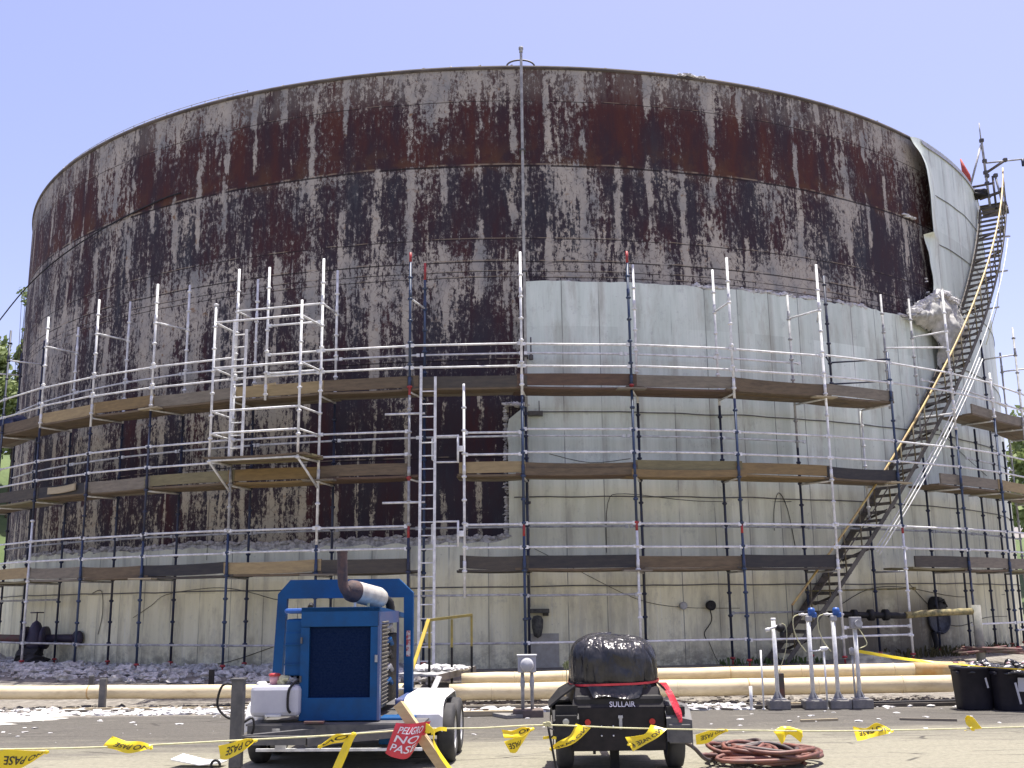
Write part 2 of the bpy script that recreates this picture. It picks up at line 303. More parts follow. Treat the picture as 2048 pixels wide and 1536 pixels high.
# ------------------------------------------------------------------ mesh builder
class MB:
    def __init__(s): s.v = []; s.f = []; s.uv = None; s.mi = []; s.cur = 0; s.sm = []; s.smooth = False
    def add(s, vs, fs):
        o = len(s.v); s.v += [Vector(a) for a in vs]; s.f += [tuple(o+i for i in f) for f in fs]
        s.mi += [s.cur]*len(fs); s.sm += [s.smooth]*len(fs); return s
    def box(s, c, size, rot=None, bev=0):
        x, y, z = [a/2 for a in size]
        if bev:
            b = min(bev, x*.9, y*.9, z*.9)
            bm = bmesh.new(); bmesh.ops.create_cube(bm, size=1)
            bmesh.ops.scale(bm, vec=size, verts=bm.verts); bmesh.ops.bevel(bm, geom=bm.edges[:], offset=b, segments=2, affect='EDGES', profile=.5)
            bm.verts.ensure_lookup_table()
            vs = [v.co.copy() for v in bm.verts]; fs = [[v.index for v in f.verts] for f in bm.faces]; bm.free()
        else:
            vs = [Vector((i*x, j*y, k*z)) for i in (-1, 1) for j in (-1, 1) for k in (-1, 1)]
            fs = [(0, 1, 3, 2), (4, 6, 7, 5), (0, 4, 5, 1), (2, 3, 7, 6), (0, 2, 6, 4), (1, 5, 7, 3)]
        if rot is not None: vs = [rot @ v for v in vs]
        c = Vector(c); return s.add([v+c for v in vs], fs)
    def beam(s, a, b, w, h, up=(0, 0, 1), ext=0):
        a, b = Vector(a), Vector(b); d = (b-a); L = d.length; d.normalize(); up = Vector(up)
        y = up.cross(d).normalized(); z = d.cross(y)
        return s.box((a+b)/2, (L+2*ext, w, h), Matrix((d, y, z)).transposed())
    def tube(s, pts, r, n=6, cap=True, rs=None):
        pts = [Vector(p) for p in pts]; o = len(s.v); N = len(pts)
        t0 = (pts[1]-pts[0]).normalized(); a = Vector((0, 0, 1)) if abs(t0.z) < .9 else Vector((1, 0, 0))
        x = t0.cross(a).normalized(); vs = []; fs = []
        for i, p in enumerate(pts):
            tg = (pts[min(i+1, N-1)]-pts[max(i-1, 0)]).normalized()
            x = (x - tg*x.dot(tg)).normalized(); y = tg.cross(x); rr = rs[i] if rs else r
            for k in range(n):
                an = 2*math.pi*k/n; vs.append(p + rr*(x*math.cos(an)+y*math.sin(an)))
        for i in range(N-1):
            for k in range(n):
                fs.append((i*n+k, i*n+(k+1) % n, (i+1)*n+(k+1) % n, (i+1)*n+k))
        sv = s.smooth; s.smooth = n >= 6
        s.add(vs, fs); s.smooth = False
        if cap:
            s.f += [tuple(o+k for k in reversed(range(n))), tuple(o+(N-1)*n+k for k in range(n))]; s.mi += [s.cur]*2; s.sm += [False]*2
        s.smooth = sv; return s
    def cyl(s, a, b, r, n=12, r2=None): return s.tube([a, b], r, n, rs=[r, r if r2 is None else r2])
    def grid(s, rows, flip=False, close=False):   # rows: list of equal lists of points
        n = len(rows[0]); vs = [p for r in rows for p in r]; fs = []
        for i in range(len(rows)-1):
            for k in range(n-1+(1 if close else 0)):
                k2 = (k+1) % n; q = (i*n+k, i*n+k2, (i+1)*n+k2, (i+1)*n+k); fs.append(q[::-1] if flip else q)
        return s.add(vs, fs)
    def sheet(s, rows, th):                       # grid with thickness
        nr, nc = len(rows), len(rows[0]); rows = [[Vector(p) for p in r] for r in rows]
        back = []
        for i in range(nr):
            br = []
            for k in range(nc):
                a = rows[min(i+1, nr-1)][k]-rows[max(i-1, 0)][k]; b = rows[i][min(k+1, nc-1)]-rows[i][max(k-1, 0)]
                n = a.cross(b); n = n.normalized() if n.length > 1e-9 else Vector((0, 1, 0)); br.append(rows[i][k]+n*th)
            back.append(br)
        s.grid(rows); s.grid(back, True)
        o = len(s.v)
        for A, B in ((rows[0], back[0]), (rows[-1], back[-1]), ([r[0] for r in rows], [r[0] for r in back]), ([r[-1] for r in rows], [r[-1] for r in back])):
            s.grid([A, B])
        return s
    def blob(s, c, r, sub=1, jit=.25, sc_=(1, 1, 1)):
        bm = bmesh.new(); bmesh.ops.create_icosphere(bm, subdivisions=sub, radius=1)
        c = Vector(c); sd_ = rnd(0, 99)
        vs = []
        for v in bm.verts:
            k = r*(1+jit*mnoise.noise(v.co*1.7+Vector((sd_, 0, 0)))*2)
            vs.append(c+Vector((v.co.x*k*sc_[0], v.co.y*k*sc_[1], v.co.z*k*sc_[2])))
        bm.verts.ensure_lookup_table(); fs = [[v.index for v in f.verts] for f in bm.faces]; bm.free()
        return s.add(vs, fs)
    def lathe(s, c, axis, prof, n=24):            # prof: (radius, distance along axis)
        c = Vector(c); ax = Vector(axis).normalized(); a = Vector((0, 0, 1)) if abs(ax.z) < .9 else Vector((1, 0, 0))
        x = ax.cross(a).normalized(); y = ax.cross(x)
        rows = [[c+ax*h+(x*math.cos(2*math.pi*k/n)+y*math.sin(2*math.pi*k/n))*max(r, 1e-4) for k in range(n)] for r, h in prof]
        sv = s.smooth; s.smooth = True; s.grid(rows, True, True); s.smooth = sv; return s
    def build(s, name, m, parent=None, origin=None):
        me = bpy.data.meshes.new(name)
        o = Vector(origin) if origin is not None else (Vector(parent['_o']) if parent is not None and '_o' in parent else Vector((0, 0, 0)))
        me.from_pydata([v-o for v in s.v], [], s.f)
        for mm in (m if isinstance(m, (list, tuple)) else [m]): me.materials.append(mm)
        me.polygons.foreach_set('material_index', s.mi); me.polygons.foreach_set('use_smooth', s.sm)
        if s.uv:
            lay = me.uv_layers.new(name='UVMap')
            for lp in me.loops: lay.data[lp.index].uv = s.uv[lp.vertex_index]
        bm = bmesh.new(); bm.from_mesh(me)
        if not s.uv: bmesh.ops.recalc_face_normals(bm, faces=bm.faces)
        bm.to_mesh(me); bm.free(); me.update()
        ob = bpy.data.objects.new(name, me); COL.objects.link(ob)
        if parent is not None: ob.parent = parent
        elif origin is not None: ob.location = o
        ob['_o'] = tuple(o)
        return ob
def tag(o, label, cat, group=None, kind=None):
    if kind: o['kind'] = kind
    if label: o['label'] = label
    if cat: o['category'] = cat
    if group: o['group'] = group
    return o
def thing(name, loc, label, cat, group=None, local=False, rz=0):
    o = bpy.data.objects.new(name, None); COL.objects.link(o); o.location = loc; o.rotation_euler.z = rz
    o.empty_display_size = .2
    o['_o'] = (0., 0., 0.) if local else tuple(loc)
    return tag(o, label, cat, group)
def single(mb, name, m, label, cat, group=None, origin=None):
    if origin is None:
        xs = [v.x for v in mb.v]; ys = [v.y for v in mb.v]; zs = [v.z for v in mb.v]
        origin = Vector(((min(xs)+max(xs))/2, (min(ys)+max(ys))/2, min(zs)))
    return tag(mb.build(name, m, origin=origin), label, cat, group)
def structure(o): o['kind'] = 'structure'; return o
_txt = {}
def textgeo(s):
    if s in _txt: return _txt[s]
    cu = bpy.data.curves.new('tmp', 'FONT'); cu.body = s; cu.size = 1; cu.resolution_u = 3; cu.offset = .012
    ob = bpy.data.objects.new('tmp', cu); COL.objects.link(ob)
    bpy.context.view_layer.update()
    me = bpy.data.meshes.new_from_object(ob.evaluated_get(bpy.context.evaluated_depsgraph_get()))
    bm = bmesh.new(); bm.from_mesh(me); bmesh.ops.triangulate(bm, faces=bm.faces)
    bmesh.ops.subdivide_edges(bm, edges=[e for e in bm.edges if e.calc_length() > .25], cuts=2); bmesh.ops.triangulate(bm, faces=bm.faces)
    bm.verts.ensure_lookup_table()
    vs = [v.co.copy() for v in bm.verts]; fs = [[v.index for v in f.verts] for f in bm.faces]; bm.free()
    x0 = min(v.x for v in vs); x1 = max(v.x for v in vs); y0 = min(v.y for v in vs); y1 = max(v.y for v in vs)
    vs = [((v.x-x0)/(x1-x0), (v.y-y0)/(y1-y0)) for v in vs]
    bpy.data.objects.remove(ob); bpy.data.curves.remove(cu); bpy.data.meshes.remove(me)
    _txt[s] = (vs, fs); return _txt[s]

# ================================================================== the setting
def axis_pts(lo, a, b, hi, fine, n):
    c1 = [a-(a-lo)*((i/n)**2) for i in range(n, 0, -1)]; m = []; x = a
    while x < b: m.append(x); x += fine
    return c1+m+[b+(hi-b)*((i/n)**2) for i in range(0, n+1)]
xs = axis_pts(-700, -24, 24, 700, .3, 14); ys = axis_pts(-60, 1, 45, 1300, .3, 14)
g = MB(); g.smooth = True
g.grid([[Vector((x, y, gz(x, y))) for x in xs] for y in ys])
structure(g.build('ground', ground_m))
h = MB(); h.smooth = True
def hz(x, y):
    l = sm(-20, -42, x)*sm(54, 84, y)*15; r = sm(22, 40, x)*sm(52, 90, y)*7
    return l+r-.6+1.2*mnoise.noise(Vector((x*.05, y*.05, 3)))
h.grid([[Vector((x, y, hz(x, y))) for x in range(-160, 161, 5)] for y in range(52, 240, 5)])
structure(h.build('hill', hill_m))

def tree(x, y, zt0, ht, cr, lm, label, seed, n=8000, squash=.75, group='trees beyond the tank', leaf=.27, tk=1):
    random.seed(seed); zb = hz(x, y)-.2; ht = zt0-zb
    t = thing('tree', (x, y, zb), label, 'tree', group)
    tr = MB(); top = Vector((x+rnd(-.4, .4), y, zb+ht*.72))
    pts = [Vector((x, y, zb-.6)), Vector((x+.1, y, zb+ht*.3)), top]
    tr.tube(pts, .2, 8, rs=[ht*.022*tk, ht*.015*tk, ht*.006*tk])
    lobes = []
    for i in range(15):
        a = rnd(0, 6.28); q = rnd(.25, 1); hh = rnd(.34, .93)
        c = Vector((x+math.cos(a)*cr*q*.8*(1.15-hh*.6), y+math.sin(a)*cr*q*.8*(1.15-hh*.6), zb+ht*hh))
        lobes.append((c, cr*rnd(.24, .46)))
        tr.tube([Vector((x, y, zb+ht*hh*.55)), (c+Vector((x, y, zb+ht*hh*.6)))/2, c], .05, 5, rs=[ht*.008*tk, ht*.005*tk, .015])
    tr.build('trunk', bark, t)
    cw = MB()
    for i in range(n):
        c, r = random.choice(lobes)
        d = Vector((random.gauss(0, 1), random.gauss(0, 1), random.gauss(0, 1)*squash)).normalized()*r*(rnd(0, 1)**.45)*(1+.35*mnoise.noise(c+Vector((i*.01, 0, 0))))
        p = c+d; s_ = leaf*rnd(.6, 1.5)
        nrm = Vector((rnd(-1, 1), rnd(-1, 1), rnd(-.3, 1))).normalized(); a_ = nrm.orthogonal().normalized(); b_ = nrm.cross(a_)
        cw.add([p+a_*s_, p+b_*s_*.5, p-a_*s_, p-b_*s_*.5], [(0, 1, 2, 3)])
    cw.build('crown', lm, t); return t
tree(-37.6, 72, 22.0, 0, 3.9, leafA, 'pale green bushy tree just left of the tank, cut by the photo\'s left edge', 1)
tree(-41.5, 78, 24.2, 0, 4.2, leafA, 'rounded green tree at the far left edge behind the scaffold', 2)
tree(-34.8, 76, 21.5, 0, 3.6, leafA, 'darker green tree mostly hidden behind the left side of the tank', 3)
tree(-35.8, 64, 15.5, 0, 4.2, leafB, 'lower dark green tree behind the left scaffold posts', 4)
tree(-35.4, 74, 26.3, 0, .9, leafA, 'thin sparse sapling rising above the other trees at the tank\'s left edge', 5, n=300, leaf=.15, tk=.2)
tree(34.8, 68, 13.4, 0, 3.6, leafA, 'dark green tree behind the right edge of the tank, tallest there', 6)
tree(37.5, 74, 15, 0, 4.0, leafA, 'light green tree at the far right edge behind the scaffold', 7)
tree(33.2, 60, 8.5, 0, 3.6, leafB, 'low dark shrubby tree seen between tank wall and right scaffold posts', 8)

# ================================================================== the tank
def cylgrid(p0, p1, r, zs, dp=.5, inner=False):
    n = max(2, int(abs(p1-p0)/dp)); ph = [p0+(p1-p0)*i/n for i in range(n+1)]
    return ph
def wallsheet(mb, ph, zrow, r, th=0):   # wall patch with UV in metres; zrow: list of functions z(phi) from bottom to top
    o = len(mb.v); mb.uv = mb.uv or []
    for zf in zrow:
        for p in ph:
            z = zf(p) if callable(zf) else zf
            rr = r(p, z) if callable(r) else r
            mb.v.append(P(p, rr, z)); mb.uv.append((R_(p)*RT, z))
    n = len(ph)
    for i in range(len(zrow)-1):
        for k in range(n-1):
            mb.f.append((o+i*n+k, o+i*n+k+1, o+(i+1)*n+k+1, o+(i+1)*n+k)); mb.mi.append(mb.cur); mb.sm.append(True)
tank = thing('storage_tank', (AXC.x, AXC.y, ZB), 'huge round steel storage tank half stripped to rusty patchy metal, half in sheet cladding', 'tank')
sh = MB(); ph = [i*.75-180 for i in range(481)]
wallsheet(sh, ph, [0, 3.2, 6, 9, 12.05, ZT], RT)
sh.build('shell', shell_m, tank)
rf = MB(); rf.smooth = True
rf.grid([[P(i*3, r, ZT-.12+hh) for i in range(120)] for r, hh in ((17.5, 0), (12, .5), (6, .8), (.01, 1.0))], False, True)
rf.build('roof', dsteel, tank)
rim = MB(); rim.smooth = True
rim.grid([[P(i*1.5, r, z) for i in range(240)] for r, z in ((RT+.005, ZT-.07), (RT+.035, ZT-.06), (RT+.04, ZT+.015), (RT-.08, ZT+.02), (RT-.08, ZT-.1))], False, True)
rim.build('top_rim', mat('dark rim angle', (.06, .05, .045), (.12, .10, .085), 2, .85), tank)

def ragn(p, s=1., a=.05): return a*mnoise.noise(Vector((p*s, 1.3, 0)))*2
def jl(p): return 3.17+ragn(p, 1.1, .05)+ragn(p, 5, .02)+.06*math.sin(p*.11)
def edgeL(z):   # left edge of the right-hand cladding
    return (0.0+.25*mnoise.noise(Vector((0, z*3, 0))) if z < 6.2 else 1.3)
cl = MB()
A_ = [-75+i*.5 for i in range(151)]
wallsheet(cl, A_, [ZB, 1.2, 2.2, jl], RJ)
# right of phi 0
zz = [ZB+(3.2-ZB)*i/4 for i in range(5)]+[3.2+(6.2-3.2)*i/10 for i in range(1, 11)]
def rowpatch(z0s, p1, dp=.7):
    n = int(p1/dp)
    o = len(cl.v)
    for z in z0s:
        e = edgeL(z) if z > 3.25 else 0.
        for k in range(n+1):
            p = e+(p1-e)*k/n; cl.v.append(P(p, RJ, z)); cl.uv.append((R_(p)*RT, z))
    for i in range(len(z0s)-1):
        for k in range(n):
            cl.f.append((o+i*(n+1)+k, o+i*(n+1)+k+1, o+(i+1)*(n+1)+k+1, o+(i+1)*(n+1)+k)); cl.mi.append(0); cl.sm.append(True)
rowpatch(zz, 41)
def jt(p): return 9.15+ragn(p, .9, .02)+(.0 if p < 15 else -.04+ragn(p, 3, .03))
ph = [1.3+i*(41-1.3)/90 for i in range(91)]
wallsheet(cl, ph, [6.14, 7.5, jt], RJ+.004)
ph = [41+i*.8 for i in range(111)]
wallsheet(cl, ph, [ZB, 3, 6, 9.1], RJ)
# tall part: left edge bulges outwards
def pe(z):
    if z < 11.72: return 41.15+.4*mnoise.noise(Vector((z*1.3, 0, 5)))
    tb = [(11.72, 41.2), (12.2, 41.2), (12.9, 41.3), (13.6, 41.0), (14.1, 40.3), (14.7, 39.4)]
    for (a, b), (c, d) in zip(tb, tb[1:]):
        if z <= c: return b+(d-b)*(z-a)/(c-a)
    return 39.2
o = len(cl.v); zr = sorted([9.1+(ZT+.03-9.1)*i/40 for i in range(41)]+[11.715, 11.73]); n = 70
for z in zr:
    e = pe(z)
    for k in range(n+1):
        t_ = k/n; p = e+(128-e)*(t_**1.6)
        curl = .27*max(0, 1-(p-e)/3.4)**1.6*(sm(11.0, 11.9, z) if p-e > 1.2 else (1. if z > 11.72 else sm(11.0, 11.9, z)*(p-e)/1.2))*(1-.5*sm(13.6, 14.6, z))
        crl2 = .10*max(0, 1-(p-e)/2)**1.5*(1-sm(11.0, 11.6, z))
        cl.v.append(P(p, RJ+curl+crl2, z-.22*sm(13.9, 14.65, z)*max(0, 1-(p-e)/3)**1.5)); cl.uv.append((R_(p)*RT, z))
for i in range(len(zr)-1):
    for k in range(n):
        cl.f.append((o+i*(n+1)+k, o+i*(n+1)+k+1, o+(i+1)*(n+1)+k+1, o+(i+1)*(n+1)+k)); cl.mi.append(0); cl.sm.append(True)
cob = cl.build('cladding', clad_m, tank)
so_ = cob.modifiers.new('thickness', 'SOLIDIFY'); so_.thickness = .012; so_.offset = 1; so_.use_rim = False
# diagonal lap seams on the tall part, straps round the cladding
st = MB()
def arc(mb, p0, p1, r, zf, rad, dp=1.2, n=4):
    k = max(2, int(abs(p1-p0)/dp)); mb.tube([P(p0+(p1-p0)*i/k, r, zf(p0+(p1-p0)*i/k) if callable(zf) else zf) for i in range(k+1)], rad, n)
bands = []
for z, p0, p1 in ((2.18, -60, 75), (4.14, .4, 75), (6.06, 1.6, 90), (8.1, 42, 90), (10.0, 43, 95), (11.6, 43, 95), (13.1, 43.5, 95)):
    b = MB(); ph = [p0+(p1-p0)*i/90 for i in range(91)]
    f = lambda p: z+.015*mnoise.noise(Vector((p*.3, z, 0)))*2
    b.grid([[P(p, RJ+.03, f(p)-.013) for p in ph], [P(p, RJ+.03, f(p)+.013) for p in ph], [P(p, RJ+.014, f(p)+.013) for p in ph]])
    b.build('strap', dsteel, tank)
rs = MB(); rs.grid([[P(40+i, RJ+.03+.35*max(0, 1-i/3)**2, ZT-.02) for i in range(2, 60)], [P(40+i, RJ+.05+.35*max(0, 1-i/3)**2, ZT-.16) for i in range(2, 60)]])
rs.build('rim_flashing', gsteel, tank)
# torn insulation along the edges
def fluffrun(mb, pts, rad, n, jit=.5):
    for i in range(n):
        t_ = rnd(0, len(pts)-1.001); k = int(t_); a, b = Vector(pts[k]), Vector(pts[k+1]); c = a.lerp(b, t_-k)
        mb.blob(c+Vector((rnd(-1, 1), rnd(-1, 1), rnd(-1, 1)))*rad*.6, rad*rnd(.5, 1.2), 1, jit, (1.5, .8, .8))
random.seed(11)
f1 = MB(); ph = [-50+i*.5 for i in range(101)]
zt = lambda p, k: 3.20+ragn(p, 1.1, .05)+ragn(p, 5, .03)+ragn(p+k*9, 14, .03)
f1.smooth = True
f1.grid([[P(p, RJ-.005, 3.08) for p in ph], [P(p, RJ-.003, zt(p, 0)+.03) for p in ph], [P(p, RJ-.05, zt(p, 1)+.08+.03*rnd(-1, 1)) for p in ph], [P(p, RT, zt(p, 2)+.05) for p in ph]])
fluffrun(f1, [P(p, RJ-.03, 3.26+ragn(p, 1.1, .05)) for p in range(-50, 1)], .055, 420)
f1.build('torn_insulation', fluffg, tank)
f2 = MB()
fluffrun(f2, [P(-.15, RT+.03, 3.2+i*.3) for i in range(11)], .035, 220)
fluffrun(f2, [P(p, RJ-.03, 6.24) for p in (-.2, .6, 1.4)], .06, 25)
f2.build('torn_insulation', fluffg, tank)
f3 = MB()
for a, b, nn in ((14.6, 17.3, 60), (18.6, 21.0, 40), (21, 23.6, 50), (24.2, 25.6, 14), (25.9, 27.4, 16), (28.3, 29.8, 20), (30.1, 31.4, 22), (35.9, 37, 12), (4.5, 5, 3)):
    f3 = MB(); fluffrun(f3, [P(a+(b-a)*i/6, RJ-.02, 9.15+.03*math.sin(i*2)) for i in range(7)], .05, nn)
    f3.build('torn_insulation', fluffm, tank)
f4 = MB()
fluffrun(f4, [P(41.0, RJ-.02, 9.3+i*.3) for i in range(5)], .04, 18)
fluffrun(f4, [P(p, RT+.03, 12.12) for p in (38.4, 39.2, 40)], .05, 16)
fluffrun(f4, [P(p, RT, ZT+.03) for p in (14, 15, 16, 17)], .05, 34)
fluffrun(f4, [P(p, RT, ZT+.02) for p in range(-50, 40, 3)], .03, 60)
f4.build('torn_insulation', fluffm, tank)
# hanging torn blanket
dr = MB(); dr.smooth = True
prof_t = [(36.2, 9.12), (38, 9.42), (39.6, 9.66), (41.4, 10.0), (43, 9.96), (44.4, 9.85), (45.3, 9.5)]
prof_b = [(36.4, 9.02), (38, 8.90), (39.8, 8.85), (40.6, 8.2), (41.0, 7.75), (42.6, 7.9), (45.4, 8.75)]
def interp(pr, t_):
    k = min(int(t_*(len(pr)-1)), len(pr)-2); f = t_*(len(pr)-1)-k; return (pr[k][0]*(1-f)+pr[k+1][0]*f, pr[k][1]*(1-f)+pr[k+1][1]*f)
rows = []
for j in range(25):
    row = []
    for i in range(37):
        a = interp(prof_t, i/36); b = interp(prof_b, i/36); s_ = j/24
        p = a[0]*(1-s_)+b[0]*s_; z = a[1]*(1-s_)+b[1]*s_
        q = Vector((p*.9, z*1.5, 0))
        bul = .16+.30*math.sin(math.pi*min(1, s_*1.05))*(.6+.4*math.sin(i/36*math.pi)) + .16*mnoise.noise(q*1.3) + .06*mnoise.noise(q*5)
        p += .5*mnoise.noise(q*2.3+Vector((9, 0, 0)))*.5; z += .10*mnoise.noise(q*3+Vector((0, 9, 0)))*(1 if 0 < i < 36 else 1.5)
        row.append(P(p, RJ+max(.03, bul), z))
    rows.append(row)
dr.sheet(rows, .03)
dr.build('hanging_insulation', mat('hanging fibre blanket', (.50, .49, .46), (.30, .30, .27), 5, .95, 0, .9, 14), tank)
f5 = MB()
fluffrun(f5, [P(a, RJ+.25, b+.02) for a, b in prof_t[:6]], .085, 150)
fluffrun(f5, [P(44.6+.3*math.sin(k), RJ+.2, 9.7-k*.28) for k in range(6)], .06, 70)
for i in range(260):
    a, b = interp(prof_t, rnd(0, .999)); q = P(a+rnd(-.25, .25), RJ+rnd(.12, .42), b+rnd(-.16, .14)); d = Vector((rnd(-1, 1), rnd(-1, 0), rnd(-1, .4)))*rnd(.04, .12)
    w_ = Vector((rnd(-1, 1), 0, rnd(-1, 1))).normalized()*.014; f5.add([q-w_, q+w_, q+d], [(0, 1, 2)])
f5.build('torn_insulation', fluffm, tank)
# tall vent pipe, gauge, small nozzles, wires
vp = MB(); vp.smooth = True
vp.tube([P(1.35, RJ+.22, 1.75), P(1.35, RJ+.22, ZT+.05), P(1.35, RJ+.2, ZT+.20)], .035, 10)
vp.cyl(P(1.35, RJ+.2, ZT+.20), P(1.35, RJ+.2, ZT+.30), .045, 10); vp.lathe(P(1.35, RJ+.2, ZT+.32), (0, 0, 1), [(0, -.06), (.06, -.04), (.06, .02), (0, .05)], 10)
vo = vp.build('vent_pipe', galvd, tank)
for z in (12.3, 9.3, 7.3, 6.0, 4.0, 2.5):
    br = MB(); br.box(P(1.35, RJ+.12, z), (.14, .3, .04)); br.build('bracket', dsteel, vo, origin=Vector((AXC.x, AXC.y, ZB)))
br = MB()
br.box(P(1.75, RJ+.2, 7.28), (.10, .1, .12), bev=.02); br.cyl(P(1.75, RJ+.2, 7.3), P(1.75, RJ+.2, 7.75), .02, 6)
br.box(P(2.0, RJ+.12, 6.0), (.34, .2, .09)); br.cyl(P(2.3, RJ+.1, 6.0), P(2.3, RJ+.1, 6.3), .012, 5)
br.build('bracket', dsteel, vo, origin=Vector((AXC.x, AXC.y, ZB)))
ar = MB(); ar.tube([P(1.35+1.1*math.cos(a), RT, ZT+.02+.16*math.sin(a)) for a in [math.pi*i/12 for i in range(13)]], .022, 6); ar.build('rim_loop', dsteel, tank)
ga = MB(); ga.lathe(P(1.9, RJ+.2, 1.25), (0, 0, 1), [(0, -.16), (.08, -.12), (.12, .05), (.13, .22), (.09, .3), (0, .32)], 14)
ga.box(P(2.0, RJ+.15, 1.66), (.46, .2, .09), bev=.01); ga.cyl(P(2.3, RJ+.1, 1.62), P(2.7, RJ+.1, 1.62), .07, 10)
ga.build('level_gauge', mat('dirty gauge casting', (.10, .10, .085), (.04, .04, .04), 12, .8, 0, .4), tank)
pl_ = MB(); pl_.box(P(2.35, RJ+.03, .82), (.66, .03, .72), Matrix.Rotation(R_(2.35), 3, 'Z')); pl_.build('cover_plate', mat('pale cover sheet', (.38, .37, .33), (.31, .30, .26), 6, .6), tank)
for p, r, dk in ((12.47, .085, 0), (14.6, .11, 1)):
    nz = MB(); nz.cyl(P(p, RJ, 1.73), P(p, RJ+.14, 1.73), r*.85, 18); nz.lathe(P(p, RJ+.10, 1.73), (P(p, 1, 0)-P(p, 0, 0)), [(r*.8, -.02), (r, -.02), (r, .03), (r*.3, .035), (0, .06)], 18)
    nz.build('nozzle', black if dk else galvd, tank)
wr = MB()
def wall(pz, r=RJ+.03): return [P(a, r, b) for a, b in pz]
def smooth(pts, k=4):
    out = []
    for i in range(len(pts)-1):
        p0, p1, p2, p3 = pts[max(i-1, 0)], pts[i], pts[i+1], pts[min(i+2, len(pts)-1)]
        for j in range(k):
            t_ = j/k; out.append(.5*((2*p1)+(p2-p0)*t_+(2*p0-5*p1+4*p2-p3)*t_*t_+(3*p1-p0-3*p2+p3)*t_**3))
    return out+[pts[-1]]
for k, (c, r) in enumerate([([(-30.73, 1.6), (-28.87, 1.87), (-27.36, 2.12), (-23.95, 2.24), (-21.66, 2.25), (-19.47, 2.14), (-16.95, 1.96), (-15.36, 2.07), (-12, 2.16)], .009),
    ([(-36.0, 2.2), (-34.8, 2.24), (-34.5, 1.7), (-34.9, 1.2)], .012), ([(14.6, 1.66), (14.7, 1.4), (14.1, 1.15), (14.2, 1.0)], .014), ([(14.4, .95), (14.8, .65), (15.1, .5)], .008),
    ([(-17, .98), (-21, .62), (-24, .5)], .010), ([(1.8, 3.0), (5, 2.5), (9, 1.9), (12.3, 1.7), (17, 1.66)], .007),
    ([(7, 2.9), (7.2, 4.0), (8.5, 4.2), (14, 4.05), (22, 4.08)], .009), ([(22.1, 3.0), (21.6, 3.9), (20.9, 4.28), (20.4, 3.9), (20.3, 3.4)], .012),
    ([(33.4, 2.3), (36, 1.7), (38.4, 1.3)], .012), ([(26, 1.7), (29, 2.05), (33, 2.1), (41, 1.85), (52, 1.9)], .010), ([(38, 1.2), (41, 1.12), (46, 1.3), (52, 1.3)], .01),
    ([(40.5, 6.2), (44, 5.7), (50, 5.2)], .012), ([(-23.5, 4.3), (-23.5, 2.9)], .008), ([(3, 5.1), (6, 4.9), (9, 5.0)], .008)]):
    m_ = MB(); m_.tube(smooth(wall(c)), r*.7, 4); m_.build('wire', black, tank)
# long sagging cable at the left edge and the thin line above the rim
cb = MB(); cb.tube(smooth([P(-28.5, RT+.03, 12.3), P(-31, RT+.04, 12.25), P(-38, RT+.06, 12.0), P(-45.24, RT+.25, 11.6), P(-50.5, RT+.6, 11.0), P(-56, RT+1.0, 10.2), P(-60, RT+1.4, 9.6)]), .02, 5)
single(cb, 'hanging_cable', black, 'long black cable curving down the rusty wall at the left edge of the tank', 'cable')
hr = MB(); arc(hr, -70, -22, RT-.05, ZT+.13, .010, 1.5, 4)
for i in range(33): hr.cyl(P(-70+i*1.5, RT-.05, ZT), P(-70+i*1.5, RT-.05, ZT+.14), .008, 4)
hr.build('rim_wire', galvd, tank)
# manhole on the right
mh = MB(); c = P(37.1, RJ, 1.30); nrm = P(24, 1, 0)-P(24, 0, 0)
mh.lathe(c, nrm, [(.30, -.1), (.30, .12), (.36, .12), (.36, .17), (.31, .18), (.31, .155), (0, .16)], 36)
mo = mh.build('manhole', mat('manhole cover steel', (.07, .075, .09), (.03, .03, .04), 9, .6, .1, .3), tank)
hd = MB()
for i in range(20):
    a = i*math.pi/10; q = P(37.1+math.degrees(math.cos(a)*.335/RJ), RJ+.17-.12*math.cos(a), 1.30+math.sin(a)*.335); hd.cyl(q, q+nrm*.03, .016, 6)
hd.tube([P(36.2, RJ+.2, 1.62), P(37.0, RJ+.3, 1.78), P(37.9, RJ+.2, 1.62)], .03, 6); hd.build('bolts', black, mo, origin=Vector((AXC.x, AXC.y, ZB)))
hb = MB(); hb.lathe(P(36.9, RJ+.1, 1.62), nrm, [(.25, -.1), (.24, .10), (.05, .13), (0, .13)], 28); hb.build('hood', black, tank)
nn_ = MB(); nn_.tube([P(36.2, RJ+.1, 1.0), P(36.4, RJ+.12, .7), P(36.1, RJ+.1, .42)], .07, 8); nn_.build('drain_neck', black, tank)

# small brackets pipes at the right: column with mossy rail
t_ = thing('pipe_column', P(33.6, 19.55, .3), 'grey vertical pipe column with a mossy yellow horizontal pipe joined to its top', 'pipe')
m_ = MB(); m_.smooth = True; m_.cyl(P(33.5, 19.5, .2), P(33.5, 19.5, 1.66), .10, 16); m_.build('column', mat('weathered grey pipe', (.27, .26, .22), (.20, .20, .17), 6, .8, 0, .2), t_)
m_ = MB(); m_.smooth = True; m_.tube([P(33.4, 19.45, 1.52), P(30.6, 19.1, 1.50), P(28.2, 18.95, 1.46)], .075, 12); m_.build('mossy_pipe', mosspipe, t_)
m_ = MB(); m_.smooth = True; m_.tube([P(28.2, 18.95, 1.45), P(26.6, 18.6, 1.46), P(25, 18.3, 1.48), P(23.8, 18.0, 1.5)], .07, 12)
for q in (25.2, 26.2, 27.1): m_.lathe(P(q, 18.33+(q-25)*.18, 1.47), (P(q+1, 18.5, 0)-P(q, 18.4, 0)), [(0, -.05), (.13, -.05), (.13, .05), (0, .05)], 14)
m_.build('valve_line', black, t_)
